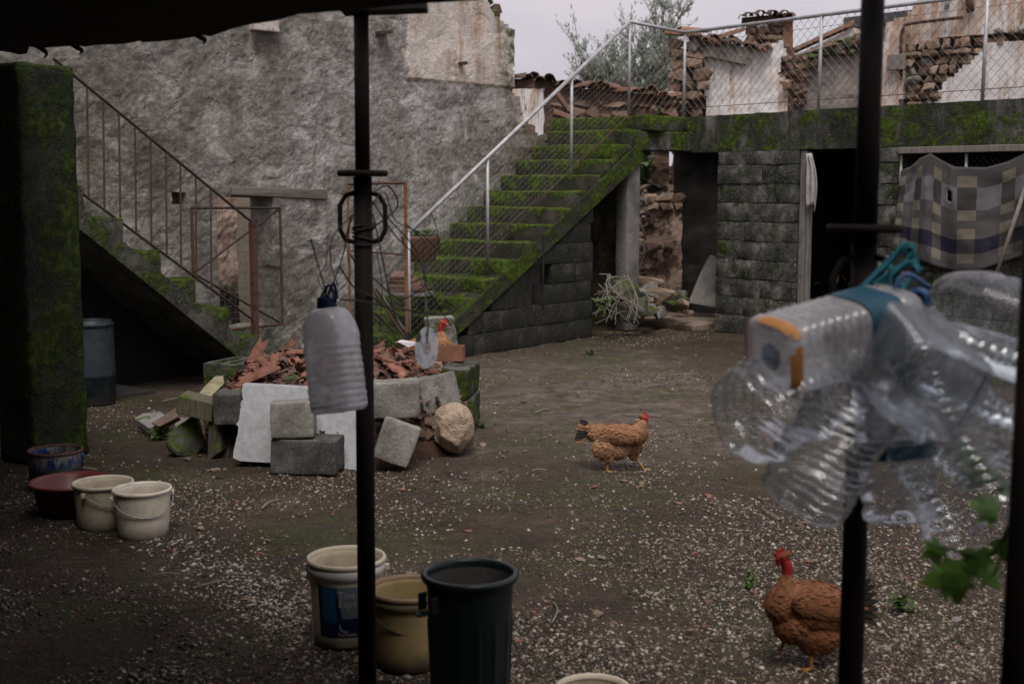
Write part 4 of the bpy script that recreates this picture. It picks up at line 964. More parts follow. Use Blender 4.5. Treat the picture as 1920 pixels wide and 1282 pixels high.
for u, v, y, L in ((73, 92, 4.24, .03), (140, 90, 4.2, .02), (370, 70, 3.94, .02)):
    p = P(u, v, y); m = MB(); m.tube(spline([p + Vector((-.03, 0, .03)), p + Vector((.01, 0, 0)), p + Vector((.025, 0, -L * .5)), p + Vector((.015, 0, -L))], 4), [.012, .012, .011, .010, .009, .008, .008, .007, .006, .005, .004, .003, .002], 5); m.build('splinter', M_dark, cn, world=True)
p = P(690, 22, 3.9); m = MB(); m.box(p + Vector((.05, .0, .01)), (.25, .12, .025), rotm(0, R(-2), 0)); m.build('bearer', M_dark, cn, world=True)
m = MB(); m.tube([P(677, 4, 3.98), P(677, 4, 3.98) + Vector((0, -2.6, .30))], .04, 4); m.build('joist', M_dark, cn, world=True)
m = MB(); m.box((-3.12, 2.0, 1.15), (.2, 10.6, 2.3)); m.box((-2.42, .95, 1.15), (.15, 8.4, 2.3)); o = m.build('shade_wall_left', M_darkwall); tag(o, 'unseen side wall doubled by an added shading wall', kind='structure')  # out of view; inner box added to deepen shade at lower left
m = MB(); m.box((-.4, -3.35, 1.35), (6.6, .2, 2.8)); o = m.build('shade_wall_back', M_darkwall); tag(o, 'unseen rear wall added to shade the near yard', kind='structure')  # out of view behind the camera, put in for shading
m = MB(); m.box((2.75, -1.2, 1.15), (.2, 4.2, 2.3)); o = m.build('shade_wall_right', M_darkwall); tag(o, 'unseen far side wall added to block low sky light', kind='structure')  # out of view, added to cut sky light from right and behind
# ------------------------------------------------------------------ adjustable props
M_prop = simple('prop_paint', (0.003, 0.003, 0.003), (0.009, 0.006, 0.005), 9, .75, .2, 60, .002, .15, c3=(.022, .010, .006))
def prop(label, top, vcol, bot, r1, r2, hr_=.10):
    t = thing('steel_prop', label, 'prop', (bot.x, bot.y, 0)); ax = (top - bot).normalized(); col_ = bot + ax * ((vcol - bot.z) / ax.z)
    m = MB(); m.tube([col_ - ax * .02, top], r2, 14); m.build('inner_tube', M_prop, t, True, world=True)
    m = MB(); m.tube([bot, col_], r1, 16); m.build('outer_tube', M_prop, t, True, world=True)
    m = MB(); rt = basis(ax); m.lathe([(r2 + .002, -.008), (r2 + .052, -.010), (r2 + .055, 0), (r2 + .052, .008), (r2 + .002, .008)], 24, c=col_ + ax * .012, rot=rt); m.build('collar_nut', M_prop, t, True, world=True)
    m = MB(); c = col_ - ax * .14
    for sd in (-1, 1):
        pts = [c + Vector((sd * r1 * .6, -.01, .095)), c + Vector((sd * (r1 + .022), -.01, .085)), c + Vector((sd * (r1 + .040), -.01, .055)), c + Vector((sd * (r1 + .040), -.01, -.02)), c + Vector((sd * (r1 + .024), -.01, -.05)), c + Vector((sd * r1 * .6, -.01, -.06))]
        m.tube(pts, .0075, 8)
    m.build('handle', M_prop, t, True, world=True)
    m = MB(); m.box((bot.x, bot.y, .006), (.14, .14, .012)); m.build('base_plate', M_prop, t, world=True)
    return col_
lb = P(689, 1290, 3.9); lb.z = 0.0; lt = P(677, 10, 3.92)
LC = prop('dark steel prop with ring handle beside the hanging grey jug', lt, P(690, 332, 3.9).z, lb, .0285, .0225)
m = MB(); q = P(1637, -10, 2.66); m.box((q.x, 1.55, 2.145), (.08, 2.5, .10)); m.build('beam', M_dark, cn, world=True)
rb_ = P(1594, 1282, 2.62); rt_ = P(1637, -10, 2.66); _ax = (rt_ - rb_).normalized(); rb_ = rb_ - _ax * (rb_.z / _ax.z)
RC = prop('dark steel prop with the cluster of empty bottles tied round it', rt_ + _ax * .10, P(1630, 440, 2.62).z, rb_, .0255, .0235)
m = MB(); a = P(1925, 860, 1.9); b = P(1902, 1300, 1.9); ax = (b - a); top = a - ax * 1.6; bot = b + ax * ((0 - b.z) / ax.z)
m.tube([top, bot], .022, 12); o = m.build('shelter_post', M_prop, smooth=True); tag(o, 'plain dark post with a vine beside the bottle cluster', 'post')
# ================================================================== buckets and tubs
def plastic(name, c, rough=.45, dirt=.35, dirtc=(.12, .10, .07), trans=0.0):
    n = NB(name); v = n.co(); x, y, z = n.xyz()
    a = n.noise(7, 6, .75); col = n.mix(n.math('MULTIPLY', n.step(a, .42, .72), dirt), c, dirtc)
    col = n.mix(n.math('MULTIPLY', n.step(n.noise(45, 4, .7), .62, .72), dirt), col, (.05, .04, .03))
    lo = n.math('SUBTRACT', 1, n.step(n.math('ADD', z, n.math('MULTIPLY', n.noise(12, 5, .7), .05)), .03, .11))
    col = n.mix(n.math('MULTIPLY', lo, min(1, dirt * 1.8)), col, (.07, .055, .04))
    n.bsdf(col, rough, n.bump(n.noise(30, 4), .08, .003), .4); return n.mat
def bucket(name, label, cat, loc, R0, R1, H, mat, rim=.007, band=None, handle=None, hmat=None, rz=0.0, inner=None, ribs=None):
    t = thing(name, label, cat, loc, rz); m = MB(); th = .004
    prof = [(R0 * .96, .0), (R0, .006)] + [(R0 + (R1 - R0) * k / 8, H * k / 8) for k in range(1, 9)]
    prof += [(R1 - th, H)] + [(R0 + (R1 - R0) * k / 8 - th, H * k / 8 + .004) for k in range(7, 0, -1)] + [(R0 - th, .008), (.001, .008)]
    m.lathe([(.001, 0.0)] + prof, 48); m.build('body', mat, t, True)
    m = MB(); m.lathe([(R1 + .0, H - .016), (R1 + rim, H - .014), (R1 + rim + .001, H - .004), (R1 + rim * .6, H + .003), (R1 - th, H + .002), (R1 - th - .001, H - .012)], 48); m.build('rim', mat if hmat is None else hmat, t, True)
    if band:
        zb, bm_ = band; m = MB(); rr = R0 + (R1 - R0) * zb / H
        m.lathe([(rr + .001, zb), (rr + .006, zb + .002), (R1 + .005, H - .018), (R1 + .001, H - .016)], 48); m.build('collar', bm_, t, True)
    if handle:
        ang, drop, hm = handle; pts = []
        for k in range(13):
            a = math.pi * k / 12; x = math.cos(a) * (R1 + .010); q = math.sin(a) * (R1 + .02)
            pts.append(Vector((x * math.cos(ang) - q * math.cos(drop) * math.sin(ang), x * math.sin(ang) + q * math.cos(drop) * math.cos(ang), H - .035 + q * math.sin(drop))))
        m = MB(); m.tube(pts, .0032, 6); m.build('handle', hm, t, True)
        for k in (0, -1):
            m = MB(); m.box(pts[k], (.018, .018, .022)); m.build('handle_lug', mat, t, bevel=.003)
    return t
M_bwhite = plastic('white_plastic', (0.66, 0.60, 0.49), .45, .42)
M_bcream = plastic('cream_plastic', (0.60, 0.53, 0.40), .45, .48)
M_byellow = plastic('dirty_yellow_plastic', (0.36, 0.27, 0.12), .5, .6)
M_green = plastic('green_plastic', (0.004, 0.013, 0.012), .38, .22, (.03, .035, .03))
M_red = plastic('red_plastic', (0.12, 0.020, 0.017), .40, .35)
M_barrel = plastic('blue_barrel_plastic', (0.003, 0.013, 0.018), .5, .25)  # blue darkened to carry the shade under the stairs
M_grip = simple('handle_wire', (.22, .21, .2), (.42, .41, .4), 20, .45, .1, metal=.6)
def gp_(u, v, dy=0.0): p = G(u, v); p.y += dy; return p
# two white buckets
g1 = G(268, 1016); sc_ = g1.y / FPX
bucket('white_bucket', 'small white plastic bucket with wire handle beside an equal one', 'bucket', (g1.x - .028, g1.y + .11, 0), .112, .127, .222, M_bwhite, handle=(R(200), R(-32), M_grip), rz=R(10), rim=.006)
g2 = G(196, 1000)
bucket('white_bucket', 'cream white bucket between the red basin and the handled bucket', 'bucket', (g2.x - .034, g2.y + .11, 0), .120, .134, .218, M_bcream, handle=(R(250), R(-30), M_grip), rim=.006)
# red basin
g3_ = G(140, 975); bs = thing('red_basin', 'wide dark red plastic basin behind the white buckets', 'basin', (g3_.x - .055, g3_.y + .14, 0))
m = MB(); m.lathe([(.001, 0), (.14, 0), (.155, .01), (.185, .14), (.205, .155), (.208, .162), (.196, .166), (.176, .148), (.146, .02), (.001, .016)], 48); m.build('body', M_red, bs, True)
# rusty paint can
def bluecan():
    n = NB('flaking_blue_tin'); v = n.co('Object', (1, 1, 1), False); x, y, z = n.xyz(v)
    pa = n.noise(9, 7, .8, n.co('Object', (1.4, 1.4, .6)))
    blue = n.ramp(n.noise(5, 3), [(.35, (0.010, 0.025, 0.09)), (.65, (0.02, 0.055, 0.17))])
    met = n.ramp(n.noise(25, 5), [(.3, (.09, .085, .075)), (.7, (.30, .29, .26))])
    f = n.math('MULTIPLY', n.step(pa, .46, .52), n.step(z, .11, .13)); col = n.mix(f, n.mix(n.step(z, .1, .16), (.03, .03, .028), met), blue)
    col = n.mix(n.step(n.noise(14, 6, .8), .60, .66), col, (.12, .05, .025)); n.bsdf(col, .5, n.bump(n.noise(30), .15, .003), .4, .2); return n.mat
M_can = bluecan(); g4 = G(103, 925)
bucket('paint_can', 'rusty tin can with flaking blue paint at the foot of the pillar', 'can', (g4.x - .04, g4.y + .14, 0), .134, .138, .205, M_can, rim=.004, hmat=M_rust, handle=(R(0), R(-75), M_rust))
# lettered paint bucket
g5 = G(645, 1216); PBX = (g5.x, g5.y + .10, 0)
M_pb = plastic('paint_bucket_plastic', (0.66, 0.58, 0.42), .42, .4); M_pbc = plastic('paint_bucket_collar', (0.60, 0.58, 0.54), .42, .2)
pb = bucket('paint_bucket', 'white paint bucket with blue printed label and lettering behind the steel prop', 'bucket', PBX, .118, .132, .300, M_pb, band=(.245, M_pbc), handle=(R(0), R(-85), M_pbc), rim=.007)
def curved(name, mat, parent, poly, R0, z_of, push, nsub=10):
    pass
def pr_(z): return .118 + (.132 - .118) * z / .300
def patch(name, mat, parent, a0, a1, z0, z1, push, cut=None, n=16):
    m = MB(); vs = []; fs = []
    for i in range(n + 1):
        for j in range(5):
            a = a0 + (a1 - a0) * i / n; z = z0 + (z1 - z0) * j / 4
            if cut: a, z = cut(a, z, i / n, j / 4)
            r = pr_(z) + push; vs.append((r * math.sin(a), -r * math.cos(a), z))
    for i in range(n):
        for j in range(4): k = i * 5 + j; fs.append((k, k + 5, k + 6, k + 1))
    m.add(vs, fs); return m.build(name, mat, parent, True)
inkd = simple('ink_navy', (.008, .012, .045), (.010, .018, .07), 5, .4, 0); inkb = simple('ink_blue', (.012, .07, .16), (.015, .10, .22), 5, .4, 0); inkl = simple('ink_pale_blue', (.13, .17, .20), (.16, .21, .25), 5, .4, 0); inkw = simple('ink_white', (.45, .40, .36), (.55, .50, .45), 5, .45, 0)
lab = patch('label_print', inkd, pb, R(-42), R(75), .045, .228, .0009)
patch('label_panel', inkb, lab, R(-34), R(-10), .10, .227, .0014, lambda a, z, i, j: (a, z + (.0 if j > 0 else 0)))
patch('label_panel', inkl, lab, R(-9), R(75), .115, .227, .0014, lambda a, z, i, j: (a + (1 - j) * R(9) * (1 - i), z - .0))
patch('label_panel', M_pb, pb, R(-10), R(75), .012, .046, .0015)
def capsule(a0, z0, a1, z1, r, push, mat, name):
    m = MB(); pts = []; n = 10
    L = Vector(((a1 - a0) * .13, z1 - z0)); t = L.normalized(); nn = Vector((-t.y, t.x))
    for k in range(n + 1): q = math.pi / 2 + math.pi * k / n; pts.append(Vector((a0 * .13, z0)) + t * math.cos(q) * r + nn * math.sin(q) * r)
    for k in range(n + 1): q = -math.pi / 2 + math.pi * k / n; pts.append(Vector((a1 * .13, z1)) + t * math.cos(q) * r + nn * math.sin(q) * r)
    vs = [((pr_(p.y) + push) * math.sin(p.x / .13), -(pr_(p.y) + push) * math.cos(p.x / .13), p.y) for p in pts]
    K = len(vs); fs = [(i, i + 1, K - 2 - i, K - 1 - i) for i in range(K // 2 - 1)]
    m.add(vs, fs); return m.build(name, mat, lab)
capsule(R(4), .088, R(52), .150, .021, .0019, inkw, 'label_badge'); capsule(R(4), .088, R(52), .150, .017, .0023, inkb, 'label_badge')
def lettering(txt, size, x0, z0, push, mat, parent, Rr=.13, name='lettering'):
    cu = bpy.data.curves.new('lettering', 'FONT'); cu.body = txt; cu.size = size; cu.resolution_u = 3
    o = bpy.data.objects.new('tmp_text', cu); COL.objects.link(o)
    dg = bpy.context.evaluated_depsgraph_get(); me = bpy.data.meshes.new_from_object(o.evaluated_get(dg)); bpy.data.objects.remove(o); me.name = name
    bm = bmesh.new(); bm.from_mesh(me); bmesh.ops.triangulate(bm, faces=bm.faces[:])
    for v in bm.verts:
        z = z0 + v.co.y; a = (x0 + v.co.x) / Rr; r = pr_(z) + push; v.co = Vector((r * math.sin(a), -r * math.cos(a), z))
    bm.to_mesh(me); bm.free(); me.materials.clear(); me.materials.append(mat)
    return inst(name, me, parent)
lettering('Tint', .036, -.014, .188, .0024, inkw, lab); lettering('Espe', .036, -.014, .158, .0024, inkw, lab); lettering('Fachadas', .019, -.016, .053, .0024, inkw, lab)
# dirty yellow bucket
g6 = G(765, 1262)
bucket('yellow_bucket', 'dirty yellowish bucket between paint bucket and green bin', 'bucket', (g6.x, g6.y + .11, 0), .118, .134, .258, M_byellow, band=(.21, simple('dull_collar', (.10, .085, .05), (.16, .13, .08), 5, .5, .05)), handle=(R(200), R(-38), M_rustdark), hmat=plastic('red_brown_rim', (.26, .16, .09), .5, .5))
# green bin
gb_c = P(881, 1074, 3.55); gbin = thing('green_bin', 'dark green ribbed plastic bin with side handle among the buckets', 'bin', (gb_c.x, gb_c.y, 0))
Hb = gb_c.z; Rb = .133
def gw(p, a, i):
    k = .0
    if .03 < p.z < Hb - .13 and math.cos(a * 14) > .45: k = .0045
    q = p.copy(); l = math.hypot(p.x, p.y)
    if l > .02: q.x *= (l + k) / l; q.y *= (l + k) / l
    return q
m = MB(); prof = [(.001, 0), (.100, 0)] + [(.103 + (.125 - .103) * k / 14, .004 + (Hb - .01) * k / 14) for k in range(15)]
m.lathe(prof, 140, wob=gw); m.lathe([(.122, Hb), (.112, Hb * .6), (.098, .012), (.001, .010)], 48, mi=1); m.build('body', [M_green, plastic('grey_bin_inside', (.075, .07, .066), .5, .5, (.14, .13, .12))], gbin, True)
m = MB(); m.lathe([(.124, Hb - .016), (.137, Hb - .014), (.141, Hb - .002), (.136, Hb + .006), (.126, Hb + .006), (.121, Hb - .002), (.121, Hb - .02)], 64); m.build('rim', M_green, gbin, True)
m = MB(); hb_ = Vector((-.105, -.082, Hb - .06))
for s_ in (-.03, .03):
    dirt = Vector((-.62, .78, 0)) * s_; m.box(hb_ + dirt + Vector((-.008, -.006, 0)), (.008, .028, .050), rotm(0, 0, R(-52)))
m.box(hb_ + Vector((-.016, -.013, -.026)), (.062, .026, .008), rotm(0, 0, R(-52) + R(90))); m.build('handle', M_green, gbin, bevel=.003)
# pale bucket whose rim just shows at the bottom
pz = P(1112, 1289, 3.55)
bucket('pale_bucket', 'pale bucket standing on gravel in front of the green bin', 'bucket', (pz.x, pz.y, 0), .12, .105 * 1.0 + .0, pz.z, M_bcream, rim=.006)
# blue barrel in the shade under the side stairs
gq = P(178, 742, 9.25); gq.z = 0
br_ = thing('blue_barrel', 'dull blue plastic barrel standing in the shade under the side stairs', 'barrel', gq)
m = MB(); m.lathe([(.001, 0), (.14, 0), (.15, .02), (.15, .20), (.155, .21), (.155, .23), (.15, .24), (.15, .56), (.135, .60), (.135, .62), (.12, .62), (.12, .59), (.001, .59)], 40); m.build('body', M_barrel, br_, True)
m = MB(); m.lathe([(.151, .575), (.158, .58), (.158, .60), (.151, .605)], 40); m.build('ring', M_barrel, br_, True)
# ================================================================== rubble heap with its ring of blocks
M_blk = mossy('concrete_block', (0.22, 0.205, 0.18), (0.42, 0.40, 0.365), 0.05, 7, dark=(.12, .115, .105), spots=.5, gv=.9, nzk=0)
M_blkm = mossy('concrete_block_mossy', (0.20, 0.19, 0.165), (0.38, 0.36, 0.33), 0.62, 7, dark=(.12, .115, .105), spots=.3, gv=.9, nzk=-.05)
M_blkM = mossy('concrete_block_green', (0.08, 0.078, 0.07), (0.19, 0.18, 0.16), 0.85, 7, dark=(.05, .05, .044), gv=.7, nzk=-.12)
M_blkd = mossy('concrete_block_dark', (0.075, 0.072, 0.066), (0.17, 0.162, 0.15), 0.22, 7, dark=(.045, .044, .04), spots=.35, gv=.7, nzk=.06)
def block(label, c, size, rz, mat, rx=0, ry=0, holes=False):
    t = thing('concrete_block', label, 'block', c, rz); sx, sy, sz = size
    r = rotm(rx, ry, 0)
    if not holes: rough_box('body', mat, t, size, (0, 0, 0), r, amp=.009, cell=.03, seed=c[0] * 7 + c[1], round_=.010)
    else:                            # hollow block on end: shell and web
        tk = .035
        for q, (o, s) in enumerate((((0, -sy / 2 + tk / 2, 0), (sx, tk, sz)), ((0, sy / 2 - tk / 2, 0), (sx, tk, sz)), ((-sx / 2 + tk / 2, 0, 0), (tk, sy - 2 * tk - .004, sz)), ((sx / 2 - tk / 2, 0, 0), (tk, sy - 2 * tk - .004, sz)), ((0, 0, 0), (tk, sy - 2 * tk - .004, sz)))):
            rough_box('shell' if q < 4 else 'web', mat, t, s, tuple(r @ Vector(o)), r, amp=.004, cell=.06, seed=q, round_=.006)
    return t
def bc(u, v, y, z=None): p = P(u, v, y); return (p.x, p.y, p.z if z is None else z)
yA = G(570, 893).y + .12
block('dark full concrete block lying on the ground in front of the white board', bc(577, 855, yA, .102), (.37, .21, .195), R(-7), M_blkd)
block('square grey block standing on top of the dark block', bc(550, 781, yA + .02, .30), (.235, .22, .195), R(5), M_blk, rx=R(-3))
block('clean grey block face in the top course beside the hanging disc', bc(741, 747, 7.22), (.275, .19, .205), R(2), M_blk, ry=R(-1))
block('block with yellow moss tipped outward in the top course', bc(818, 738, 7.68), (.24, .16, .222), R(22), M_blkm, rx=R(-10), ry=R(-9))
block('end block with flat pale top and green mossy side above the boulder', bc(864, 712, 8.25), (.165, .42, .195), R(-10), M_blkM, ry=R(3))
block('low green block under the end block beside the boulder', bc(870, 768, 8.3), (.165, .42, .195), R(-4), M_blkM)
block('grey block slumped at an angle under the top course', bc(743, 828, 7.10), (.21, .17, .24), R(4), M_blk, rx=R(-6), ry=R(20))
block('dark green block wedged behind the tan boulder', bc(790, 812, 7.6), (.16, .2, .205), R(25), M_blkM, rx=R(-5))
block('hollow mossy block lying at the rear of the rubble heap', bc(440, 700, 8.25), (.24, .36, .17), R(-20), M_blkM, holes=True)
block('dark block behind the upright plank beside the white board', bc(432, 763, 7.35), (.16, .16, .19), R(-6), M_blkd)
block('mossy block standing on end behind the small hen', bc(826, 628, 9.1), (.21, .17, .26), R(8), M_blkm, ry=R(-5))
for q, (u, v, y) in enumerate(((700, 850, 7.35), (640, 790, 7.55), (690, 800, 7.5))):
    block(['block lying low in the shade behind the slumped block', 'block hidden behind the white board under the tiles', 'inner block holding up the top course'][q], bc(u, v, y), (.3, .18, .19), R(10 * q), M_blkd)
# white board with a chipped edge, leaning on the heap
bd = [(455, 722), (520, 725), (600, 730), (688, 738), (684, 800), (671, 881), (600, 874), (520, 868), (450, 864), (437, 858), (438, 845), (446, 812), (447, 800), (443, 795), (449, 786), (447, 770), (452, 764), (449, 756), (456, 748), (453, 738)]
def bp(u, v): t = (v - 722) / 150.0; return P(u, v, 7.36 - .24 * t)
m = MB(); m.prism([bp(*q) for q in bd], (.01, .035, .01)); o = m.build('white_board', simple('chipped_white_board', (.24, .243, .25), (.33, .335, .345), 3, .6, .2, 30, .003, c3=(.285, .285, .29), grain=.4)); tag(o, 'chipped white board leaning on the rubble heap behind two blocks', 'board')
# boulder
def boulder(label, c, size, seed, mat, sub=3, amp=.10):
    bm = bmesh.new(); bmesh.ops.create_icosphere(bm, subdivisions=sub, radius=.5); rg = random.Random(seed)
    pl_ = [(Vector((rg.gauss(0, 1), rg.gauss(0, 1), rg.gauss(0, 1))).normalized(), rg.uniform(.24, .40)) for _ in range(11)]
    for v in bm.verts:
        for n_, d in pl_:
            k = v.co.dot(n_) - d
            if k > 0: v.co -= n_ * k * .92
        v.co *= 1 + amp * fb(v.co.x, v.co.y, v.co.z + seed, 4, 4)
        v.co = Vector((v.co.x * size[0], v.co.y * size[1], v.co.z * size[2]))
    me = bpy.data.meshes.new('boulder'); bm.to_mesh(me); bm.free(); me.materials.append(mat)
    o = inst('boulder', me, None, c); return tag(o, label, 'boulder')
def tan_boulder():
    out = [(808, 800), (812, 782), (822, 768), (850, 754), (872, 762), (884, 780), (891, 800), (884, 822), (858, 850), (836, 847), (818, 826)]; bm = bmesh.new(); rg = random.Random(4); cx_, cy_ = 850, 803
    for k, y in ((.60, 7.36), (.98, 7.43), (1.0, 7.50), (.9, 7.62), (.6, 7.70)):
        for (u, v) in out: bm.verts.new(P(cx_ + (u - cx_) * k + rg.uniform(-4, 4), cy_ + (v - cy_) * k + rg.uniform(-4, 4), y))
    r = bmesh.ops.convex_hull(bm, input=bm.verts[:]); bmesh.ops.delete(bm, geom=[g for g in r['geom_interior'] if isinstance(g, bmesh.types.BMVert)], context='VERTS')
    bmesh.ops.dissolve_limit(bm, angle_limit=R(14), verts=bm.verts[:], edges=bm.edges[:]); bmesh.ops.bevel(bm, geom=bm.edges[:], offset=.012, segments=2, profile=.5, affect='EDGES', clamp_overlap=True)
    bmesh.ops.triangulate(bm, faces=bm.faces[:]); bmesh.ops.subdivide_edges(bm, edges=bm.edges[:], cuts=2, use_grid_fill=True)
    c = P(850, 848, 7.52); c.z = 0
    for v in bm.verts: v.co += v.normal * .010 * fb(v.co.x, v.co.y, v.co.z, 4, 9); v.co -= c
    me = bpy.data.meshes.new('boulder'); bm.to_mesh(me); bm.free(); me.materials.append(simple('sandstone', (.26, .185, .125), (.46, .355, .26), 7, .95, .9, 16, .05, c3=(.38, .28, .19))); o = inst('boulder', me, None, c); tag(o, 'big angular tan boulder resting against the green blocks', 'boulder')
tan_boulder()
boulder('lump of concrete with bright green moss on its broken end', bc(352, 826, 7.5, .115), (.27, .34, .28), 9, M_stonemoss, 3, .05)
# loose planks and slabs at the end of the heap
def plank(name, label, cat, pts, d, mat, bevel=.005):
    m = MB(); m.prism([P(*q) for q in pts], d); o = m.build(name, mat, bevel=bevel); return tag(o, label, cat)
plank('timber', 'short mossy timber lying across the concrete lump', 'timber', [(334, 741, 7.36), (398, 756, 7.3), (396, 792, 7.3), (328, 774, 7.36)], (.02, .13, .01), M_woodmoss)
plank('plank', 'dark plank standing upright beside the white board', 'plank', [(402, 748, 7.34), (411, 750, 7.34), (415, 846, 7.32), (388, 866, 7.3), (391, 756, 7.34)], (.03, .12, .0), M_wooddark)
plank('slab', 'dark slab wedged upright between plank and white board', 'slab', [(416, 796, 7.42), (446, 806, 7.44), (434, 864, 7.38), (408, 862, 7.38)], (.0, .06, .01), M_blkd)
plank('slab', 'flat broken slab lying lowest beside the mossy lump', 'slab', [(252, 802, 8.32), (256, 796, 8.36), (330, 808, 8.22), (330, 822, 8.02), (290, 824, 8.0)], (.03, .22, .045), M_stonegrey)
plank('slab', 'dark slab with angled edge lying over the flat slab', 'slab', [(252, 783, 8.3), (268, 774, 8.42), (300, 770, 8.48), (328, 790, 8.16), (300, 800, 8.02), (278, 801, 8.0)], (.0, .02, -.05), M_stonegrey)
plank('brick_slab', 'thin brownish slab leaning up toward the mossy timber', 'slab', [(283, 793, 8.0), (330, 763, 8.0), (332, 782, 7.92), (298, 800, 7.9)], (.01, .06, -.03), simple('brown_slab', (.10, .07, .055), (.22, .165, .13), 6, moss=.1))
plank('log', 'pale weathered log end behind the mossy timber', 'log', [(366, 745, 7.5), (385, 722, 7.7), (402, 720, 7.7), (404, 735, 7.6), (388, 750, 7.45)], (.02, .16, .03), simple('pale_log', (.17, .155, .08), (.36, .33, .22), 8, moss=.15))
# mound and the terracotta on it
hc = Vector((P(635, 700, 7.95).x, 7.95, 0))
def mound_z(x, y):
    dx, dy = (x - hc.x) / .86, (y - hc.y) / .80; r = math.hypot(dx, dy)
    ang = math.atan2(dy, dx)
    return .60 * clampf(1 - max(0.0, r) ** 2.6) ** .62 * (.90 + .10 * math.cos(ang * 2)) - .02
m = MB(); N_ = 44; vs = []; fs = []
for j in range(N_):
    for i in range(N_):
        x = hc.x - .86 + 1.72 * i / (N_ - 1); y = hc.y - .8 + 1.6 * j / (N_ - 1); vs.append((x, y, mound_z(x, y) * .93 - .035 + .03 * fb(x, y, 1, 3, 9)))
fs = [(j * N_ + i, j * N_ + i + 1, (j + 1) * N_ + i + 1, (j + 1) * N_ + i) for j in range(N_ - 1) for i in range(N_ - 1)]
m.add(vs, fs); o = m.build('rubble_mound', simple('brick_dust_earth', (.035, .022, .017), (.12, .066, .046), 12, .95, .8, 40, .03)); tag(o, 'earthy core of the rubble heap inside the block ring', 'mound', kind='stuff')
M_terra = simple('terracotta', (0.14, 0.058, 0.038), (0.30, 0.135, 0.09), 14, .93, .5, 50, .01, c3=(.21, .14, .11), rv=.5, grain=.4)
M_terrad = simple('terracotta_dirty', (0.075, 0.048, 0.038), (0.20, 0.115, 0.085), 9, .92, .4, 60, .006, c3=(.17, .14, .12), rv=.45)
def ridged(seed):
    m = MB(); rg = random.Random(seed); L = .13; w = .10; vs = []; k = 9
    for i in range(k):
        x = -w / 2 + w * i / (k - 1); z = .006 if i % 2 else 0
        for y in (-L / 2 + rg.uniform(-.02, .03), L / 2 + rg.uniform(-.03, .02)): vs.append((x, y, z + .008)); vs.append((x, y, -.008))
    fs = []
    for i in range(k - 1): a = i * 4; fs += [(a, a + 4, a + 6, a + 2), (a + 1, a + 3, a + 7, a + 5), (a, a + 1, a + 5, a + 4), (a + 2, a + 6, a + 7, a + 3)]
    fs += [(0, 2, 3, 1), ((k - 1) * 4, (k - 1) * 4 + 1, (k - 1) * 4 + 3, (k - 1) * 4 + 2)]
    m.add(vs, fs); me = m.mesh('tile_fragment'); me.materials.append(M_terra); return me
SH = [tile_mesh('tile_fragment', M_terra if i % 2 else M_terrad, L=.15 + .02 * (i % 4), r=.07 + .01 * (i % 3), arc=50 + 17 * (i % 5), th=.012, seg=5, rough=.035, seed=60 + i) for i in range(10)]
SH += [ridged(80 + i) for i in range(4)] + [rock_mesh('tile_fragment', 90 + i, 9, M_terra if i % 2 else M_terrad, .35) for i in range(5)]
rg = random.Random(77)
for i in range(300):
    a = rg.uniform(0, 6.283); r = math.sqrt(rg.random()) * .90; x = hc.x + .86 * r * math.cos(a); y = hc.y + .8 * r * math.sin(a)
    if y < hc.y - .5: y = hc.y - .5 * rg.random()
    if y > hc.y + .25 and rg.random() < .8: y = hc.y - rg.random() * .5
    s_ = rg.uniform(.45, .95) if rg.random() < .9 else rg.uniform(1.0, 1.35); me = rg.choice(SH)
    if me.name.startswith('tile_fragment') and len(me.vertices) < 22: sc3 = [.10 * s_] * 3; sc3 = [.13 * s_, .09 * s_, .08 * s_]
    else: sc3 = [s_ * .75] * 3
    o = inst('tile_fragment', me, None, (x, y, mound_z(x, y) + rg.uniform(-.02, .035)), rotm(rg.gauss(0, .5), rg.gauss(0, .5), rg.uniform(0, 6.28)), sc3)
    tag(o, 'broken terracotta fragment heaped inside the ring of blocks', 'tile fragment', 'broken terracotta heaped in the block ring')
m = MB()
for i in range(1500):                # crumbs between the fragments
    a = rg.uniform(0, 6.283); r = math.sqrt(rg.random()) * .97; x = hc.x + .86 * r * math.cos(a); y = hc.y + .8 * r * math.sin(a); s_ = rg.uniform(.012, .04)
    m.box((x, y, mound_z(x, y) - .005 + rg.uniform(-.01, .012)), (s_ * 1.5, s_, s_ * .5), rotm(rg.gauss(0, .6), rg.gauss(0, .6), rg.uniform(0, 6)), j=s_ * .2)
o = m.build('terracotta_crumbs', M_terrad); tag(o, 'small terracotta crumbs filling the gaps of the rubble heap', 'rubble', kind='stuff')
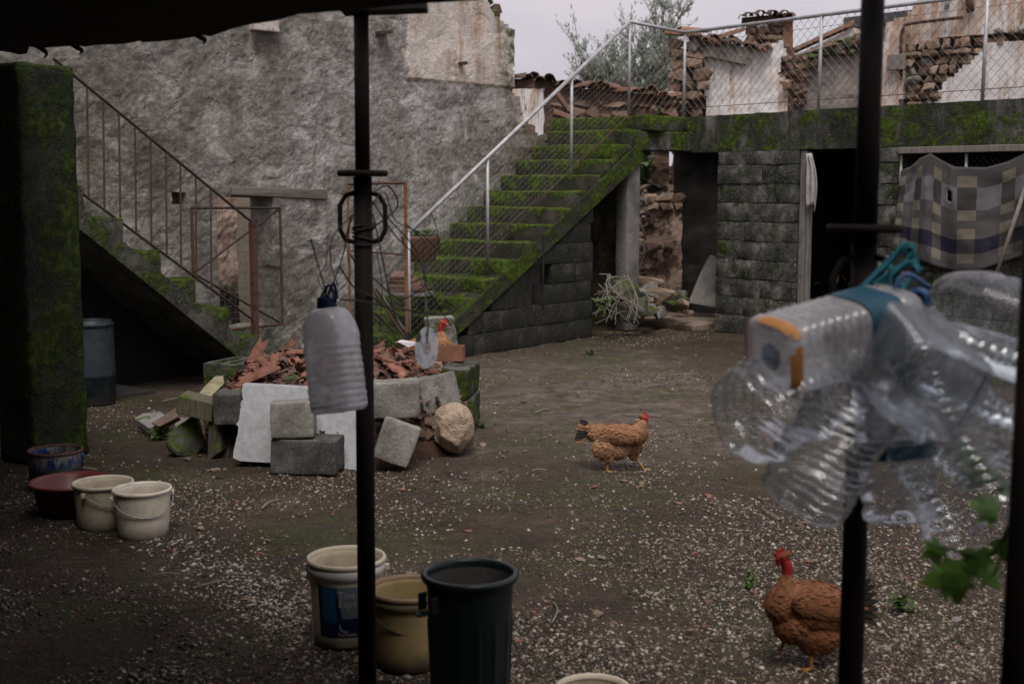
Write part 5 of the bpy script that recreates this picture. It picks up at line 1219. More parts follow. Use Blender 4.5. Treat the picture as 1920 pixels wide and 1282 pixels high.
# long curved tiles that stand out, white stone, grey lumps
for (u, v, y, rx, ry, rz, L, lab) in ((478, 706, 7.55, .2, -.35, .5, 1.0, 'long curved roof tile lying on the slope of the rubble heap'), (497, 694, 7.75, .0, -.5, .7, 1.0, 'curved roof tile half buried behind the long tile'), (478, 668, 8.1, .1, -.9, .9, .7, 'broken tile sticking up at the rear of the heap')):
    o = inst('roof_tile', tile_mesh('roof_tile', M_terra, L=.25 * L, r=.062, arc=110, rough=.03, seed=5), None, P(u, v, y), rotm(rx, ry, rz)); tag(o, lab, 'roof tile')
for (u, v, y, s, k, lab) in ((765, 643, 8.3, (.17, .10, .05), 'white', 'flat white stone on top of the rubble heap'), (548, 712, 7.5, (.08, .07, .07), 'moss', 'small yellowish lump above the white board'), (548, 668, 7.95, (.22, .08, .06), 'grey', 'grey broken ridge piece on the heap'), (580, 655, 8.1, (.12, .10, .09), 'grey', 'grey rubble lump at the heap top'), (815, 684, 7.7, (.10, .07, .06), 'tan', 'yellow brown stone inside the block ring'), (700, 690, 7.8, (.10, .1, .09), 'grey', 'grey lump between the tile shards')):
    me = ROCKS[k][1] if k != 'white' else rock_mesh('stone', 301, 14, M_white2); o = inst('rubble_stone', me, None, P(u, v, y), None, s); tag(o, lab, 'stone')
# hollow brick
hb = thing('hollow_brick', 'clean orange hollow clay brick lying in front of the small hen', 'brick', P(826, 661, 8.35), R(-6))
m = MB(); L, Wd, Hh = .30, .115, .095; k = 5; tk = .009
for i in range(k + 1): m.box((-L / 2 + L * i / k, 0, 0), (tk, Wd, Hh))
for yy in (-Wd / 2, 0, Wd / 2): m.box((0, yy, 0.001 * (yy == 0)), (L - tk - .001, tk, Hh - .004 * (yy == 0)))
m.box((0, 0, -Hh / 2 + .01), (L - .02, Wd - .02, .006)); m.build('body', M_brick, hb)
# ================================================================== hens
def hen_mat(name, body, dark):
    n = NB(name); at = n.attr('tint'); f = n.noise(120, 4, .7, n.co(rnd=False))
    n.bsdf(n.mix(.45, at, n.ramp(f, [(.3, .45), (.7, 1.2)]), 'MULTIPLY'), .75, n.bump(f, .3, .002), .25); return n.mat
M_hen = hen_mat('hen', 0, 0)
BODY, NECKF, RED, LEG, TAILC, BEAK, PALE, EYE = (.31, .155, .078), (.37, .20, .105), (.34, .025, .03), (.36, .22, .08), (.03, .028, .026), (.30, .20, .10), (.38, .21, .115), (.01, .008, .006)
def hen(label, loc, rz, parts, tail, wing, seed=0, tone=(1, 1, 1), group=None):
    """parts: ('e', centre, radii, pitch, colour) ellipsoids and ('t', points, radii, colour) tubes in millimetres, x ahead"""
    rg = random.Random(seed); t = thing('hen', label, 'hen', loc, rz); bm = bmesh.new()
    for p in parts:
        if p[0] == 'e':
            r = bmesh.ops.create_icosphere(bm, subdivisions=3, radius=1.0); q = rotm(0, p[3], 0)
            for v in r['verts']: v.co = (q @ Vector((v.co.x * p[2][0], v.co.y * p[2][1], v.co.z * p[2][2])) + Vector(p[1])) * .001
        else:
            mb = MB(); pts = spline([Vector(q) * .001 for q in p[1]], 4); k = len(pts)
            rr = [(.001 * (p[2][0] + (p[2][1] - p[2][0]) * i / (k - 1))) for i in range(k)]; mb.tube(pts, rr, 10)
            vv = [bm.verts.new(q) for q in mb.v]
            for f in mb.f: bm.faces.new([vv[i] for i in f])
    me = bpy.data.meshes.new('tmp'); bm.to_mesh(me); bm.free()
    o = bpy.data.objects.new('tmp', me); COL.objects.link(o)
    md = o.modifiers.new('r', 'REMESH'); md.mode = 'VOXEL'; md.voxel_size = .0034
    sm = o.modifiers.new('s', 'SMOOTH'); sm.factor = .5; sm.iterations = 3
    dg = bpy.context.evaluated_depsgraph_get(); nm = bpy.data.meshes.new_from_object(o.evaluated_get(dg)); bpy.data.objects.remove(o)
    nm.name = 'body'; cols = []; cls = []
    for v in nm.vertices:
        c = v.co * 1000; best = None
        for p in parts:
            if p[0] == 'e':
                q = rotm(0, -p[3], 0) @ (c - Vector(p[1])); d = (Vector((q.x / p[2][0], q.y / p[2][1], q.z / p[2][2])).length - 1) * min(p[2]); col = p[4]
            else:
                d = 1e9
                for i in range(len(p[1]) - 1):
                    a, b = Vector(p[1][i]), Vector(p[1][i + 1]); s_ = clampf((c - a).dot(b - a) / max(1e-6, (b - a).length_squared)); rad = p[2][0] + (p[2][1] - p[2][0]) * (i + s_) / (len(p[1]) - 1)
                    d = min(d, (c - a.lerp(b, s_)).length - rad)
                col = p[3]
            if best is None or d < best[0]: best = (d, col)
        k = 1 + .25 * fb(v.co.x, v.co.y, v.co.z, 3, 30); cls.append(best[1]); cols += [best[1][0] * k * tone[0], best[1][1] * k * tone[1], best[1][2] * k * tone[2], 1]
    at = nm.color_attributes.new('tint', 'FLOAT_COLOR', 'POINT'); at.data.foreach_set('color', cols)
    nm.materials.clear(); nm.materials.append(M_hen); nm.polygons.foreach_set('use_smooth', [True] * len(nm.polygons))
    inst('body', nm, t)
    # plumage: small overlapping feathers over the feathered parts
    fm = MB(); tint = []
    def feather(p, d, n_, L, w, col, lift=.25):
        d = d.normalized(); x = d.cross(n_).normalized(); n_ = x.cross(d)
        a = p; b = p + d * L * .5 + n_ * L * lift * .5; c = p + d * L + n_ * L * lift * .55
        fm.add([a - x * w * .5, a + x * w * .5, b + x * w, c + x * w * .55, c + d * L * .12, c - x * w * .55, b - x * w], [(0, 1, 2, 6), (6, 2, 3, 5), (5, 3, 4)])
        k = rg.uniform(.78, 1.18)
        for i in range(7): q = k * (1.14 if i in (3, 4, 5) else .86); tint.extend([col[0] * q * tone[0], col[1] * q * tone[1], col[2] * q * tone[2], 1])
    fe_ = [i for i, c in enumerate(cls) if c in (BODY, NECKF, PALE)]
    for q in range(3000):
        i = rg.choice(fe_); v = nm.vertices[i]; nn = v.normal
        if nn.length < .1: continue
        d = Vector((-1, 0, -.35 + .25 * nn.z)); d = d - nn * d.dot(nn)
        if d.length < .15: d = Vector((-.2, 0, -1)) - nn * Vector((-.2, 0, -1)).dot(nn)
        sc = .6 if cls[i] == NECKF else 1.0
        feather(v.co.copy() - nn * .0005, d + Vector((0, rg.gauss(0, .15), rg.gauss(0, .1))), nn, rg.uniform(.016, .028) * sc, rg.uniform(.005, .008) * sc, cls[i], rg.uniform(.0, .10))
    for (p, d, L, w, dark) in tail:
        for sd in (-1, 1):
            feather(Vector(p) * .001 + Vector((0, sd * .010, 0)), Vector((d[0], sd * .18, d[1])), Vector((0, sd, .2)), L * .001, w * .001, TAILC if dark else BODY, .06)
    for (p, d, L, w) in wing:
        for sd in (-1, 1):
            pp = Vector(p) * .001; pp.y *= sd
            feather(pp, Vector((d[0], sd * .05, d[1])), Vector((0, sd, .1)), L * .001, w * .001, BODY, .05)
    o = fm.build('plumage', M_hen, t); at = o.data.color_attributes.new('tint', 'FLOAT_COLOR', 'POINT'); at.data.foreach_set('color', tint)
    return t
def foot(c, h=0.0, sp=1.0):
    x, y, z = c
    return [('t', [(x, y, z), (x + 26 * sp, y - 14, z - 3), (x + 42 * sp, y - 20, z - 4)], (4.6, 2.6), LEG), ('t', [(x, y, z), (x + 30 * sp, y, z - 3), (x + 50 * sp, y + 1, z - 4)], (4.6, 2.6), LEG), ('t', [(x, y, z), (x + 26 * sp, y + 14, z - 3), (x + 40 * sp, y + 21, z - 4)], (4.6, 2.6), LEG), ('t', [(x, y, z), (x - 20, y, z - 3)], (4.4, 2.6), LEG)]
def head(x, z, pitch=0.0):
    return [('e', (x, 0, z), (25, 17, 19), .15, RED), ('e', (x - 8, 0, z + 9), (24, 17, 13), .25, (.20, .075, .025)), ('t', [(x + 20, 0, z - 2), (x + 40, 0, z - 9)], (6.5, 2.5), BEAK),
            ('e', (x + 12, 0, z + 22), (10, 4.5, 9), 0, RED), ('e', (x + 2, 0, z + 27), (9, 4, 10), 0, RED), ('e', (x + 22, 0, z + 14), (9, 4.5, 7), 0, RED),
            ('e', (x + 14, 7, z - 19), (7, 4, 11), 0, RED), ('e', (x + 14, -7, z - 19), (7, 4, 11), 0, RED), ('e', (x + 6, 16, z + 3), (4.5, 3, 4.5), 0, EYE), ('e', (x + 6, -16, z + 3), (4.5, 3, 4.5), 0, EYE)]
h1 = [('e', (35, 0, 208), (135, 66, 66), .03, BODY), ('e', (128, 0, 214), (66, 52, 60), -.2, BODY), ('e', (-70, 0, 212), (80, 50, 56), .12, BODY), ('e', (-118, 0, 236), (52, 26, 34), .5, BODY),
      ('e', (-52, -38, 140), (62, 34, 62), .2, PALE), ('e', (10, 0, 135), (88, 50, 66), .2, PALE), ('e', (-30, -28, 92), (34, 22, 40), .1, PALE), ('e', (112, 26, 150), (48, 30, 58), -.3, PALE), ('e', (112, 30, 102), (26, 18, 36), -.4, BODY),
      ('e', (40, -56, 216), (104, 22, 46), .12, BODY), ('e', (40, 56, 216), (104, 22, 46), .12, BODY),
      ('t', [(140, 0, 240), (156, 0, 270), (164, 0, 292)], (40, 20), NECKF), ('t', [(158, 0, 272), (166, 0, 296)], (21, 17), RED),
      ('t', [(-30, -28, 80), (-34, -28, 45), (-34, -28, 8)], (9.5, 6.5), LEG), ('t', [(116, 30, 84), (142, 30, 50), (170, 30, 14)], (9.5, 6.5), LEG)] + head(168, 305) + foot((-34, -28, 8)) + foot((170, 30, 14))
tl1 = [((-128 - 4 * i, 0, 262 - 11 * i), (-1, .38 - .15 * i), 62 + 4 * (i % 3), 11, i in (0, 3, 4, 5)) for i in range(7)]
wg1 = [((-6 + 13 * i, 66, 222 + 5 * i), (-1, -.16 - .05 * i), 78, 10) for i in range(7)] + [((-10 + 10 * i, 64, 190 + 3 * i), (-1, .10), 72, 10) for i in range(8)]
p = G(1150, 884); hen('orange brown hen striding across the open yard with its neck tucked in', (p.x, p.y, 0), R(-6), h1, tl1, wg1, 1, (1.0, 1.0, 1.0))
h2 = [('e', (-5, 0, 205), (130, 74, 82), -.28, BODY), ('e', (98, 0, 222), (62, 56, 66), -.4, BODY), ('e', (128, 0, 222), (30, 40, 40), -.4, PALE), ('e', (-95, 0, 212), (70, 52, 52), .25, BODY), ('e', (-20, 0, 130), (82, 60, 80), -.35, BODY), ('e', (-10, 0, 95), (58, 48, 50), -.2, BODY), ('e', (60, 0, 160), (74, 58, 72), -.7, BODY),
      ('e', (-15, -62, 232), (108, 22, 50), -.16, BODY), ('e', (-15, 62, 232), (108, 22, 50), -.16, BODY),
      ('t', [(88, 0, 240), (90, 0, 280), (86, 0, 312)], (46, 24), NECKF), ('t', [(86, 0, 308), (86, 0, 345), (94, 0, 368)], (20, 17), RED),
      ('t', [(4, 26, 60), (6, 26, 30), (4, 26, 8)], (10, 6.5), LEG), ('t', [(40, -26, 105), (78, -26, 92), (88, -26, 70)], (11, 6.5), LEG)] + head(104, 380) + foot((4, 26, 8)) + [('t', [(88, -26, 70), (104, -26, 58), (98, -26, 44)], (4.6, 2.6), LEG), ('t', [(88, -26, 70), (98, -40, 56), (92, -42, 42)], (4.6, 2.6), LEG), ('t', [(88, -26, 70), (98, -14, 56), (92, -12, 42)], (4.6, 2.6), LEG)]
tl2 = [((-128 - 3 * i, 0, 262 - 12 * i), (-1, .75 - .22 * i), 72, 13, True) for i in range(7)]
wg2 = [((-62 + 14 * i, 74, 228 + 8 * i), (-1, .02 - .06 * i), 92, 11) for i in range(7)] + [((-60 + 14 * i, 72, 205 + 4 * i), (-1, .2), 80, 11) for i in range(7)]
p = G(1519, 1252); hen('dark brown hen with raised bare neck walking past the steel prop', (p.x, p.y, 0), R(184), h2, tl2, wg2, 2, (.60, .47, .40))
p = P(828, 690, 8.72); hen('small hen with bare red neck peering over the orange hollow brick', (p.x - .075, p.y - .08, .285), R(-22), h2, tl2, wg2, 3, (1.2, 1.15, 1.1))
# ================================================================== rusty gate in front of the doorway
gt = thing('rusty_gate', 'rusty iron gate frame with wire grid and cross bars standing before the low doorway', 'gate', WF.o, WF.rz)
og = .12
def gp2(u, v): s_, z_ = WF.at(u, v, og); return Vector((s_, -og, z_))
TL, TR, BL, BR = gp2(359, 390), gp2(525, 390), gp2(362, 612), gp2(528, 620)
BL.x = TL.x; BR.x = TR.x; BL.z = BR.z = (BL.z + BR.z) / 2
for nm_, a, b in (('top_bar', TL, TR), ('side_bar', TL, BL), ('side_bar', TR, BR), ('bottom_bar', BL, BR)):
    m = MB(); m.tube([a, b], .013, 6); m.build(nm_, M_rustdark if nm_ == 'top_bar' else M_rust, gt)
mid_l = TL.lerp(BL, .52)
for a, b in ((mid_l, TR), (mid_l, BR)): m = MB(); m.tube([a, b], .010, 6); m.build('cross_bar', M_rustdark, gt)
m = MB(); m.box(gp2(512, 501), (.16, .02, .025), rotm(0, R(8), 0)); m.build('latch', M_rustdark, gt)
m = MB(); wires_box(m, BL + Vector((0, .006, 0)), Vector((1, 0, 0)), Vector((0, 0, 1)), TR.x - TL.x, TL.z - BL.z, .058, .0015, diag=False); m.build('wire_grid', M_wire, gt)
# netting panel beside the stair foot
npn = thing('netting_panel', 'rusty angle iron frame with chicken wire beside the stair foot', 'panel', P(705, 640, 11.0).xy.to_3d(), 0)
a_, b_, c_, d_ = P(652, 345, 11.05), P(760, 343, 11.0), P(760, 640, 11.0), P(652, 640, 11.05); c_.x = b_.x; d_.x = a_.x
for nm_, p0, p1, r in (('top_bar', a_, b_, .014), ('side_bar', b_, c_, .017), ('side_bar', a_, d_, .013), ('middle_bar', a_.lerp(d_, .42), b_.lerp(c_, .45), .009), ('brace', a_.lerp(d_, .43), c_, .010)):
    m = MB(); m.tube([p0, p1], r, 6); m.build(nm_, simple('bright_rust', (.10, .045, .022), (.27, .145, .075), 14, .85, .3, 60, .003) if nm_ == 'side_bar' else M_rust, npn, world=True)
m = MB(); wires_box(m, d_, (c_ - d_).normalized(), Vector((0, 0, 1)), (c_ - d_).length, a_.z - d_.z, .055, .0013); m.build('chicken_wire', M_wire, npn, world=True)
# ------------------------------------------------------------------ pots by the stair foot
M_pot = simple('clay_pot', (0.10, 0.055, 0.035), (0.22, 0.125, 0.085), 6, .85, .2, 40, .004)
pt = thing('clay_trough', 'brown clay pot with a leafy green plant on the mossy stairs', 'pot', P(790, 490, 11.75), R(-20))
m = MB(); m.lathe([(.001, 0), (.11, 0), (.13, .02), (.178, .20), (.19, .225), (.178, .235), (.165, .21), (.001, .19)], 32); m.build('body', M_pot, pt, True)
m = MB(); rg = random.Random(6)
for i in range(420):
    a = rg.uniform(0, 6.28); r = .16 * math.sqrt(rg.random()); q = Vector((r * math.cos(a), r * math.sin(a), .21 + rg.random() * .07)); leaf(m, q, Vector((math.cos(a), math.sin(a), rg.uniform(-.2, 1.2))), rg.uniform(.02, .045), .010)
m.build('plant', leafmat('pot_leaf', (.05, .10, .02), (.11, .19, .05)), pt)
tp = thing('tile_stack', 'leaning stack of red clay tiles below the clay pot', 'tiles', P(765, 545, 11.6), R(-15))
for i in range(4):
    m = MB(); m.box((.0 - .02 * i, .0, .015 + .042 * i), (.34 - .05 * i, .2, .034), rotm(R(4 * i), R(-3 + 2 * i), R(3 * i)), j=.006); m.build('tile', M_terrad, tp, bevel=.004)
m = MB(); m.box((0, 0, -.02), (.42, .26, .025), None, j=.004); m.build('base_slab', M_concrete, tp)
# ================================================================== wires knotted round the prop
wt = thing('wire_tangle', 'tangle of dark wires and vine stems tied round the steel prop handle', 'wires', (LC.x, LC.y, LC.z - .2))
rg = random.Random(19)
def wv(pts, r, mat=M_wiredark): m = MB(); m.tube(spline([P(u, v, y) for u, v, y in pts], 6), r, 5); m.build('wire', mat, wt, world=True)
for pts in (
    [(690, 395, 3.86), (720, 360, 3.9), (742, 410, 4.0), (790, 440, 4.1), (822, 470, 4.15)], [(700, 380, 3.86), (740, 440, 3.95), (790, 500, 4.0), (800, 590, 3.8)],
    [(700, 400, 3.86), (712, 470, 3.88), (735, 560, 3.9), (742, 600, 3.9)], [(660, 400, 3.86), (640, 480, 3.85), (610, 560, 3.7), (612, 540, 3.66)],
    [(664, 405, 3.86), (648, 450, 3.84), (655, 520, 3.78), (622, 556, 3.68)], [(662, 402, 3.86), (626, 440, 3.8), (618, 490, 3.75), (636, 540, 3.7)],
    [(585, 447, 3.72), (598, 500, 3.7), (612, 545, 3.66)], [(614, 472, 3.72), (609, 500, 3.7), (598, 520, 3.68), (606, 548, 3.66)],
    [(700, 520, 3.86), (750, 560, 3.95), (790, 545, 3.95), (800, 520, 3.95), (780, 470, 4.0), (720, 400, 3.95)], [(640, 560, 3.75), (690, 570, 3.86), (760, 580, 3.9), (830, 585, 4.0), (880, 560, 4.1)],
    [(695, 580, 3.87), (720, 600, 3.9), (745, 640, 3.95)], [(698, 360, 3.87), (730, 350, 3.9), (745, 390, 3.95), (690, 430, 3.9)], [(705, 470, 3.87), (718, 540, 3.9), (712, 620, 3.9)],
    [(806, 400, 4.1), (820, 430, 4.12), (824, 470, 4.12)], [(760, 420, 4.0), (800, 460, 4.0), (795, 520, 3.95), (815, 570, 4.0), (845, 610, 4.1)], [(640, 500, 3.8), (665, 540, 3.84), (700, 560, 3.9), (760, 600, 4.0)]):
    wv([(u + rg.uniform(-3, 3), v + rg.uniform(-3, 3), y) for u, v, y in pts], rg.uniform(.0014, .0028))
m = MB(); m.tube([P(705, 540, 3.95), P(756, 618, 4.0)], .006, 5); m.build('twig', M_wood, wt, world=True)
for k in range(14): # loops lashing the wires to the prop
    m = MB(); c = LC + Vector((-.0, 0, -.17 + .012 * rg.gauss(0, 1))); pts = []
    for q in range(13): a = 2 * math.pi * q / 12; pts.append(c + Vector((math.cos(a) * .033, math.sin(a) * .033, .01 * math.sin(a + k))))
    if k < 5: m.tube(pts, .003, 5); m.build('lashing', M_wiredark, wt, world=True)
# hanging disc
cdp = P(800, 652, 3.62); cd = thing('hanging_disc', 'hanging printed compact disc with faded blue white and red picture', 'disc', cdp, R(60))
def disc_mat():
    n = NB('disc_print'); v = n.co(rnd=False); a = n.noise(38, 2, .5, v); b = n.vor(26, v, out='Color')
    col = n.ramp(a, [(.30, (.12, .19, .32)), (.40, (.40, .46, .55)), (.46, (.60, .60, .61)), (.62, (.64, .62, .62))]); s = n.N('ShaderNodeSeparateColor'); n.L(b, s.inputs[0])
    col = n.mix(n.step(s.outputs[0], .86, .88), col, (.16, .02, .03)); col = n.mix(n.step(s.outputs[1], .86, .88), col, (.06, .06, .07))
    n.bsdf(col, .3, None, .5); return n.mat
m = MB(); q = basis((0, 1, 0)); m.lathe([(.0075, -.0006), (.06, -.0006), (.06, .0006), (.0075, .0006), (.0075, -.0006)], 48, rot=q); m.build('disc', disc_mat(), cd)
m = MB(); m.lathe([(.0075, -.0010), (.02, -.0010), (.02, .0010), (.0075, .0010)], 32, rot=q); m.build('hub', simple('clear_hub', (.35, .35, .36), (.45, .45, .46), 5, .25, 0), cd)
m = MB(); m.tube([cdp + Vector((.0, 0, .012)), cdp + Vector((.006, -.004, .064)), cdp + Vector((0, 0, .10)), P(800, 560, 3.8)], .0022, 5); m.build('string', M_wiredark, cd, world=True)
# ================================================================== empty bottles
def pet(name, haze=.22, tint=(.86, .87, .88), rough=.16, wc=.70):
    n = NB(name); f = n.noise(35, 4, .6); lw2 = n.N('ShaderNodeLayerWeight'); lw2.inputs[0].default_value = .22
    tr = n.N('ShaderNodeBsdfTransparent'); tr.inputs[0].default_value = (*tint, 1)
    gl_ = n.N('ShaderNodeBsdfGlossy'); gl_.inputs['Roughness'].default_value = rough; gl_.inputs['Color'].default_value = (.95, .95, .97, 1)
    df = n.N('ShaderNodeBsdfDiffuse'); df.inputs[0].default_value = (wc, wc * .985, wc, 1); tl_ = n.N('ShaderNodeBsdfTranslucent'); tl_.inputs[0].default_value = (wc, wc * .985, wc, 1)
    md = n.N('ShaderNodeMixShader'); md.inputs[0].default_value = .5; n.L(df.outputs[0], md.inputs[1]); n.L(tl_.outputs[0], md.inputs[2])
    m1 = n.N('ShaderNodeMixShader'); n.put(m1.inputs[0], n.math('MULTIPLY', n.ramp(f, [(.3, .6), (.7, 1.3)]), haze)); n.L(tr.outputs[0], m1.inputs[1]); n.L(md.outputs[0], m1.inputs[2])
    m2 = n.N('ShaderNodeMixShader'); n.put(m2.inputs[0], n.math('ADD', n.math('MULTIPLY', lw2.outputs['Fresnel'], .60), .05)); n.L(m1.outputs[0], m2.inputs[1]); n.L(gl_.outputs[0], m2.inputs[2])
    bp_ = n.bump(n.noise(22, 4, .6), .25, .004); n.L(bp_, gl_.inputs['Normal'])
    n.L(m2.outputs[0], n.out.inputs[0]); return n.mat
M_pet = pet('clear_bottle_plastic', .07, (.92, .94, .95), .09); M_petw = pet('hazy_bottle_plastic', .75, (.88, .88, .89), .22, .92); M_petm = pet('milky_bottle_plastic', .15, (.90, .92, .94), .12)
M_petblue = pet('bluish_base_plastic', .45, (.45, .62, .82), .2, .5)
M_petb = pet('white_bottle_plastic', .42, (.90, .90, .91), .16, .9)
M_blue = simple('blue_cap', (.012, .05, .14), (.02, .08, .20), 6, .4, .05); M_navy = simple('navy_cord', (.008, .012, .04), (.015, .022, .07), 9, .8, .2)
M_rope = simple('teal_rope', (.008, .07, .095), (.02, .15, .18), 30, .8, .4, 120, .002)
M_teal = simple('teal_label', (.008, .045, .075), (.015, .08, .12), 6, .5, 0); M_orange = simple('orange_dirt', (.33, .13, .035), (.45, .22, .08), 9, .8, .2)
def bottle(label, base, ax, roll=0.0, L=.33, r=.072, sq=5.0, ribs=11, mat=M_pet, lab=None, cap=True, dent=0.0, seed=0, dirt=False, ribz=(.10, .80), ribd=.085, group=None):
    ax = Vector(ax).normalized(); rt = basis(ax) @ rotm(0, 0, roll); t = thing('plastic_bottle', label, 'bottle', base, 0, group)
    m = MB(); pr = [(.0005, .019), (.012, .018), (.022, .012), (.026, .004), (r * .55, .001), (r * .86, .0), (r * .97, .008), (r, .022)]
    z0, z1 = L * ribz[0], L * ribz[1]; K = ribs * 4
    for i in range(K + 1):
        z = z0 + (z1 - z0) * i / K; ph = (i % 4); pr.append((r * (1.0 - ribd * (1.0 if ph == 0 else .45 if ph in (1, 3) else 0)), z))
    for k in range(1, 9):
        q = k / 8; pr.append((.020 + (r - .020) * math.cos(q * math.pi / 2) ** .75 * (1 - .0 * q), z1 + (L * .95 - z1) * math.sin(q * math.pi / 2) ** 1.15))
    pr += [(.018, L * .96), (.018, L)]
    def wob(p, a, i):
        q = p.copy(); k = 1 + dent * fb(math.cos(a) * 1.2, math.sin(a) * 1.2, p.z * 14 + seed, 3, 1); q.x *= k; q.y *= k; q.z += dent * .05 * fb(q.x, q.y, seed, 2, 20); return q
    def wsq(p, a, i): return wob(p, a, i)
    vs_sq = sq
    m.lathe(pr, 40, rot=rt, sq=vs_sq, wob=None if not dent else wsq) if pr else None
    body = m.build('body', mat, t, True)
    if lab:
        za, zb, lm = lab; m = MB(); m.lathe([(r * 1.012, L * za), (r * 1.012, L * zb)], 40, rot=rt, sq=sq); m.build('label_band', lm, t, True)
    if cap: m = MB(); m.lathe([(.001, L + .014), (.017, L + .014), (.020, L + .010), (.020, L - .012), (.018, L - .012)], 20, rot=rt); m.build('cap', M_blue, t, True)
    if dirt:
        m = MB(); m.lathe([(r * .90, -.0015), (r * .985, .006), (r * 1.006, .016), (r * 1.004, .022)], 40, rot=rt, sq=sq, wob=None)
        keep = [f for f in m.f if fb(m.v[f[0]][0] * 20, m.v[f[0]][1] * 20, m.v[f[0]][2] * 20, 3, 1) > -.08]; m.f = keep; m.m = [0] * len(keep); m.build('dirt_ring', M_orange, t, True)
        m = MB(); m.lathe([(.001, .0135), (.014, .0130), (.026, .0065)], 24, rot=rt); m.build('dimple', M_petblue, t, True)
    return t
# the grey jug hanging beside the prop
jb, jt = P(637, 772, 3.62), P(613, 566, 3.66); jl = (jt - jb).length
jug = bottle('grey frosted jug hanging by its neck from dark wires beside the prop', jb, jt - jb, .4, jl, .077, 2.6, 9, M_petw, None, False, .035, 4, ribz=(.06, .62), ribd=.03)
m = MB()
for k in range(3):
    c = jt + Vector((0, 0, -.012 + .010 * k)); m.tube([c + Vector((math.cos(a) * .024, math.sin(a) * .024, .003 * math.sin(3 * a + k))) for a in [2 * math.pi * q / 14 for q in range(15)]], .0062, 6)
m.tube(spline([jt + Vector((-.02, -.02, .0)), jt + Vector((.01, -.02, .05)), jt + Vector((.028, -.01, .0))], 5), .0045, 6); m.tube(spline([jt + Vector((.0, -.02, .0)), jt + Vector((.022, -.02, .055)), jt + Vector((.03, .0, .01))], 5), .0045, 6)
m.build('cord', M_navy, jug, True, world=True)
GRP = 'empty bottles tied round the prop'
def bt(label, b, n_, **k):
    bb, nn = P(*b), P(*n_); return bottle(label, bb, nn - bb, L=(nn - bb).length, **k)
bt('square ribbed bottle with orange dirty base and teal label band', (1440, 670, 2.33), (1715, 590, 2.50), r=.071, roll=R(8), ribs=13, mat=M_petb, lab=(.52, .74, M_teal), dirt=True, sq=4.5)
bt('crumpled clear bottle pointing outward below the orange based bottle', (1388, 792, 2.30), (1640, 668, 2.50), r=.080, roll=R(20), ribs=10, dent=.16, seed=3, sq=3.5)
bt('dented ribbed bottle hanging down in front of the prop', (1502, 936, 2.34), (1640, 700, 2.48), r=.088, roll=R(30), ribs=12, dent=.13, seed=8, sq=3.5, mat=M_petm)
bt('square bottle with fine ribs and flat white lit side beside the knot', (1762, 742, 2.22), (1650, 610, 2.52), r=.084, roll=R(20), ribs=15, sq=6.0, dent=.05, seed=2, mat=M_petm)
bt('clear round shouldered bottle lying uppermost in the cluster', (1990, 650, 2.30), (1740, 560, 2.50), r=.090, roll=R(0), ribs=9, sq=2.6, cap=False, ribz=(.06, .52))
bt('clear bottle under the uppermost bottle with broad bright ribs', (1995, 750, 2.22), (1690, 650, 2.50), r=.080, roll=R(10), ribs=8, sq=3.0, ribz=(.06, .60))
bt('bottle with teal band hanging straight down behind the ribbed ones', (1692, 975, 2.50), (1660, 650, 2.55), r=.074, roll=R(5), ribs=6, sq=2.4, mat=M_petm, lab=(.36, .44, M_teal))
bt('large ribbed bottle slanting down beside the vine leaves', (1845, 1000, 2.26), (1700, 700, 2.46), r=.100, roll=R(35), ribs=12, sq=3.0, dent=.10, seed=6)
bt('dusky bottle filling the middle of the cluster behind the square one', (1880, 868, 2.42), (1680, 676, 2.55), r=.092, roll=R(15), ribs=9, sq=3.5, dent=.14, seed=5, mat=M_petm)
# rope, loose cap ring
rpz = thing('blue_rope', 'frayed teal rope knotted round the prop above the bottles', 'rope', P(1650, 560, 2.55)); rg = random.Random(8)
for pts in ([(1590, 566, 2.5), (1640, 520, 2.5), (1690, 470, 2.5), (1715, 500, 2.5), (1690, 560, 2.48), (1720, 600, 2.48)], [(1600, 560, 2.52), (1660, 500, 2.5), (1700, 462, 2.5), (1712, 480, 2.5), (1672, 520, 2.5)], [(1640, 540, 2.5), (1700, 492, 2.49), (1725, 505, 2.49)], [(1672, 500, 2.48), (1668, 560, 2.48), (1700, 605, 2.48)], [(1650, 600, 2.5), (1690, 612, 2.49), (1730, 606, 2.5)], [(1685, 520, 2.48), (1700, 580, 2.47), (1690, 640, 2.46), (1700, 720, 2.4)]):
    for k in range(3):
        m = MB(); m.tube(spline([P(u + rg.uniform(-6, 6), v + rg.uniform(-6, 6), y + rg.uniform(-.01, .01)) for u, v, y in pts], 6), .0038, 5); m.build('strand', M_rope, rpz, True, world=True)
m = MB(); m.tube(spline([P(1690, 590, 2.46), P(1676, 550, 2.45), P(1690, 522, 2.45), P(1708, 516, 2.45), P(1742, 538, 2.46)], 6), .0042, 6); m.build('carry_loop', simple('blue_loop', (.03, .06, .15), (.05, .10, .22), 6, .4, 0), rpz, True, world=True)
c = P(1722, 562, 2.46); m = MB(); rt = basis((-.5, -1, .1)); m.lathe([(.014, .012), (.022, .012), (.024, .008), (.024, -.012), (.020, -.014), (.019, -.010), (.019, .004), (.001, .005)], 28, c=c, rot=rt); m.build('loose_cap', M_blue, rpz, True, world=True)
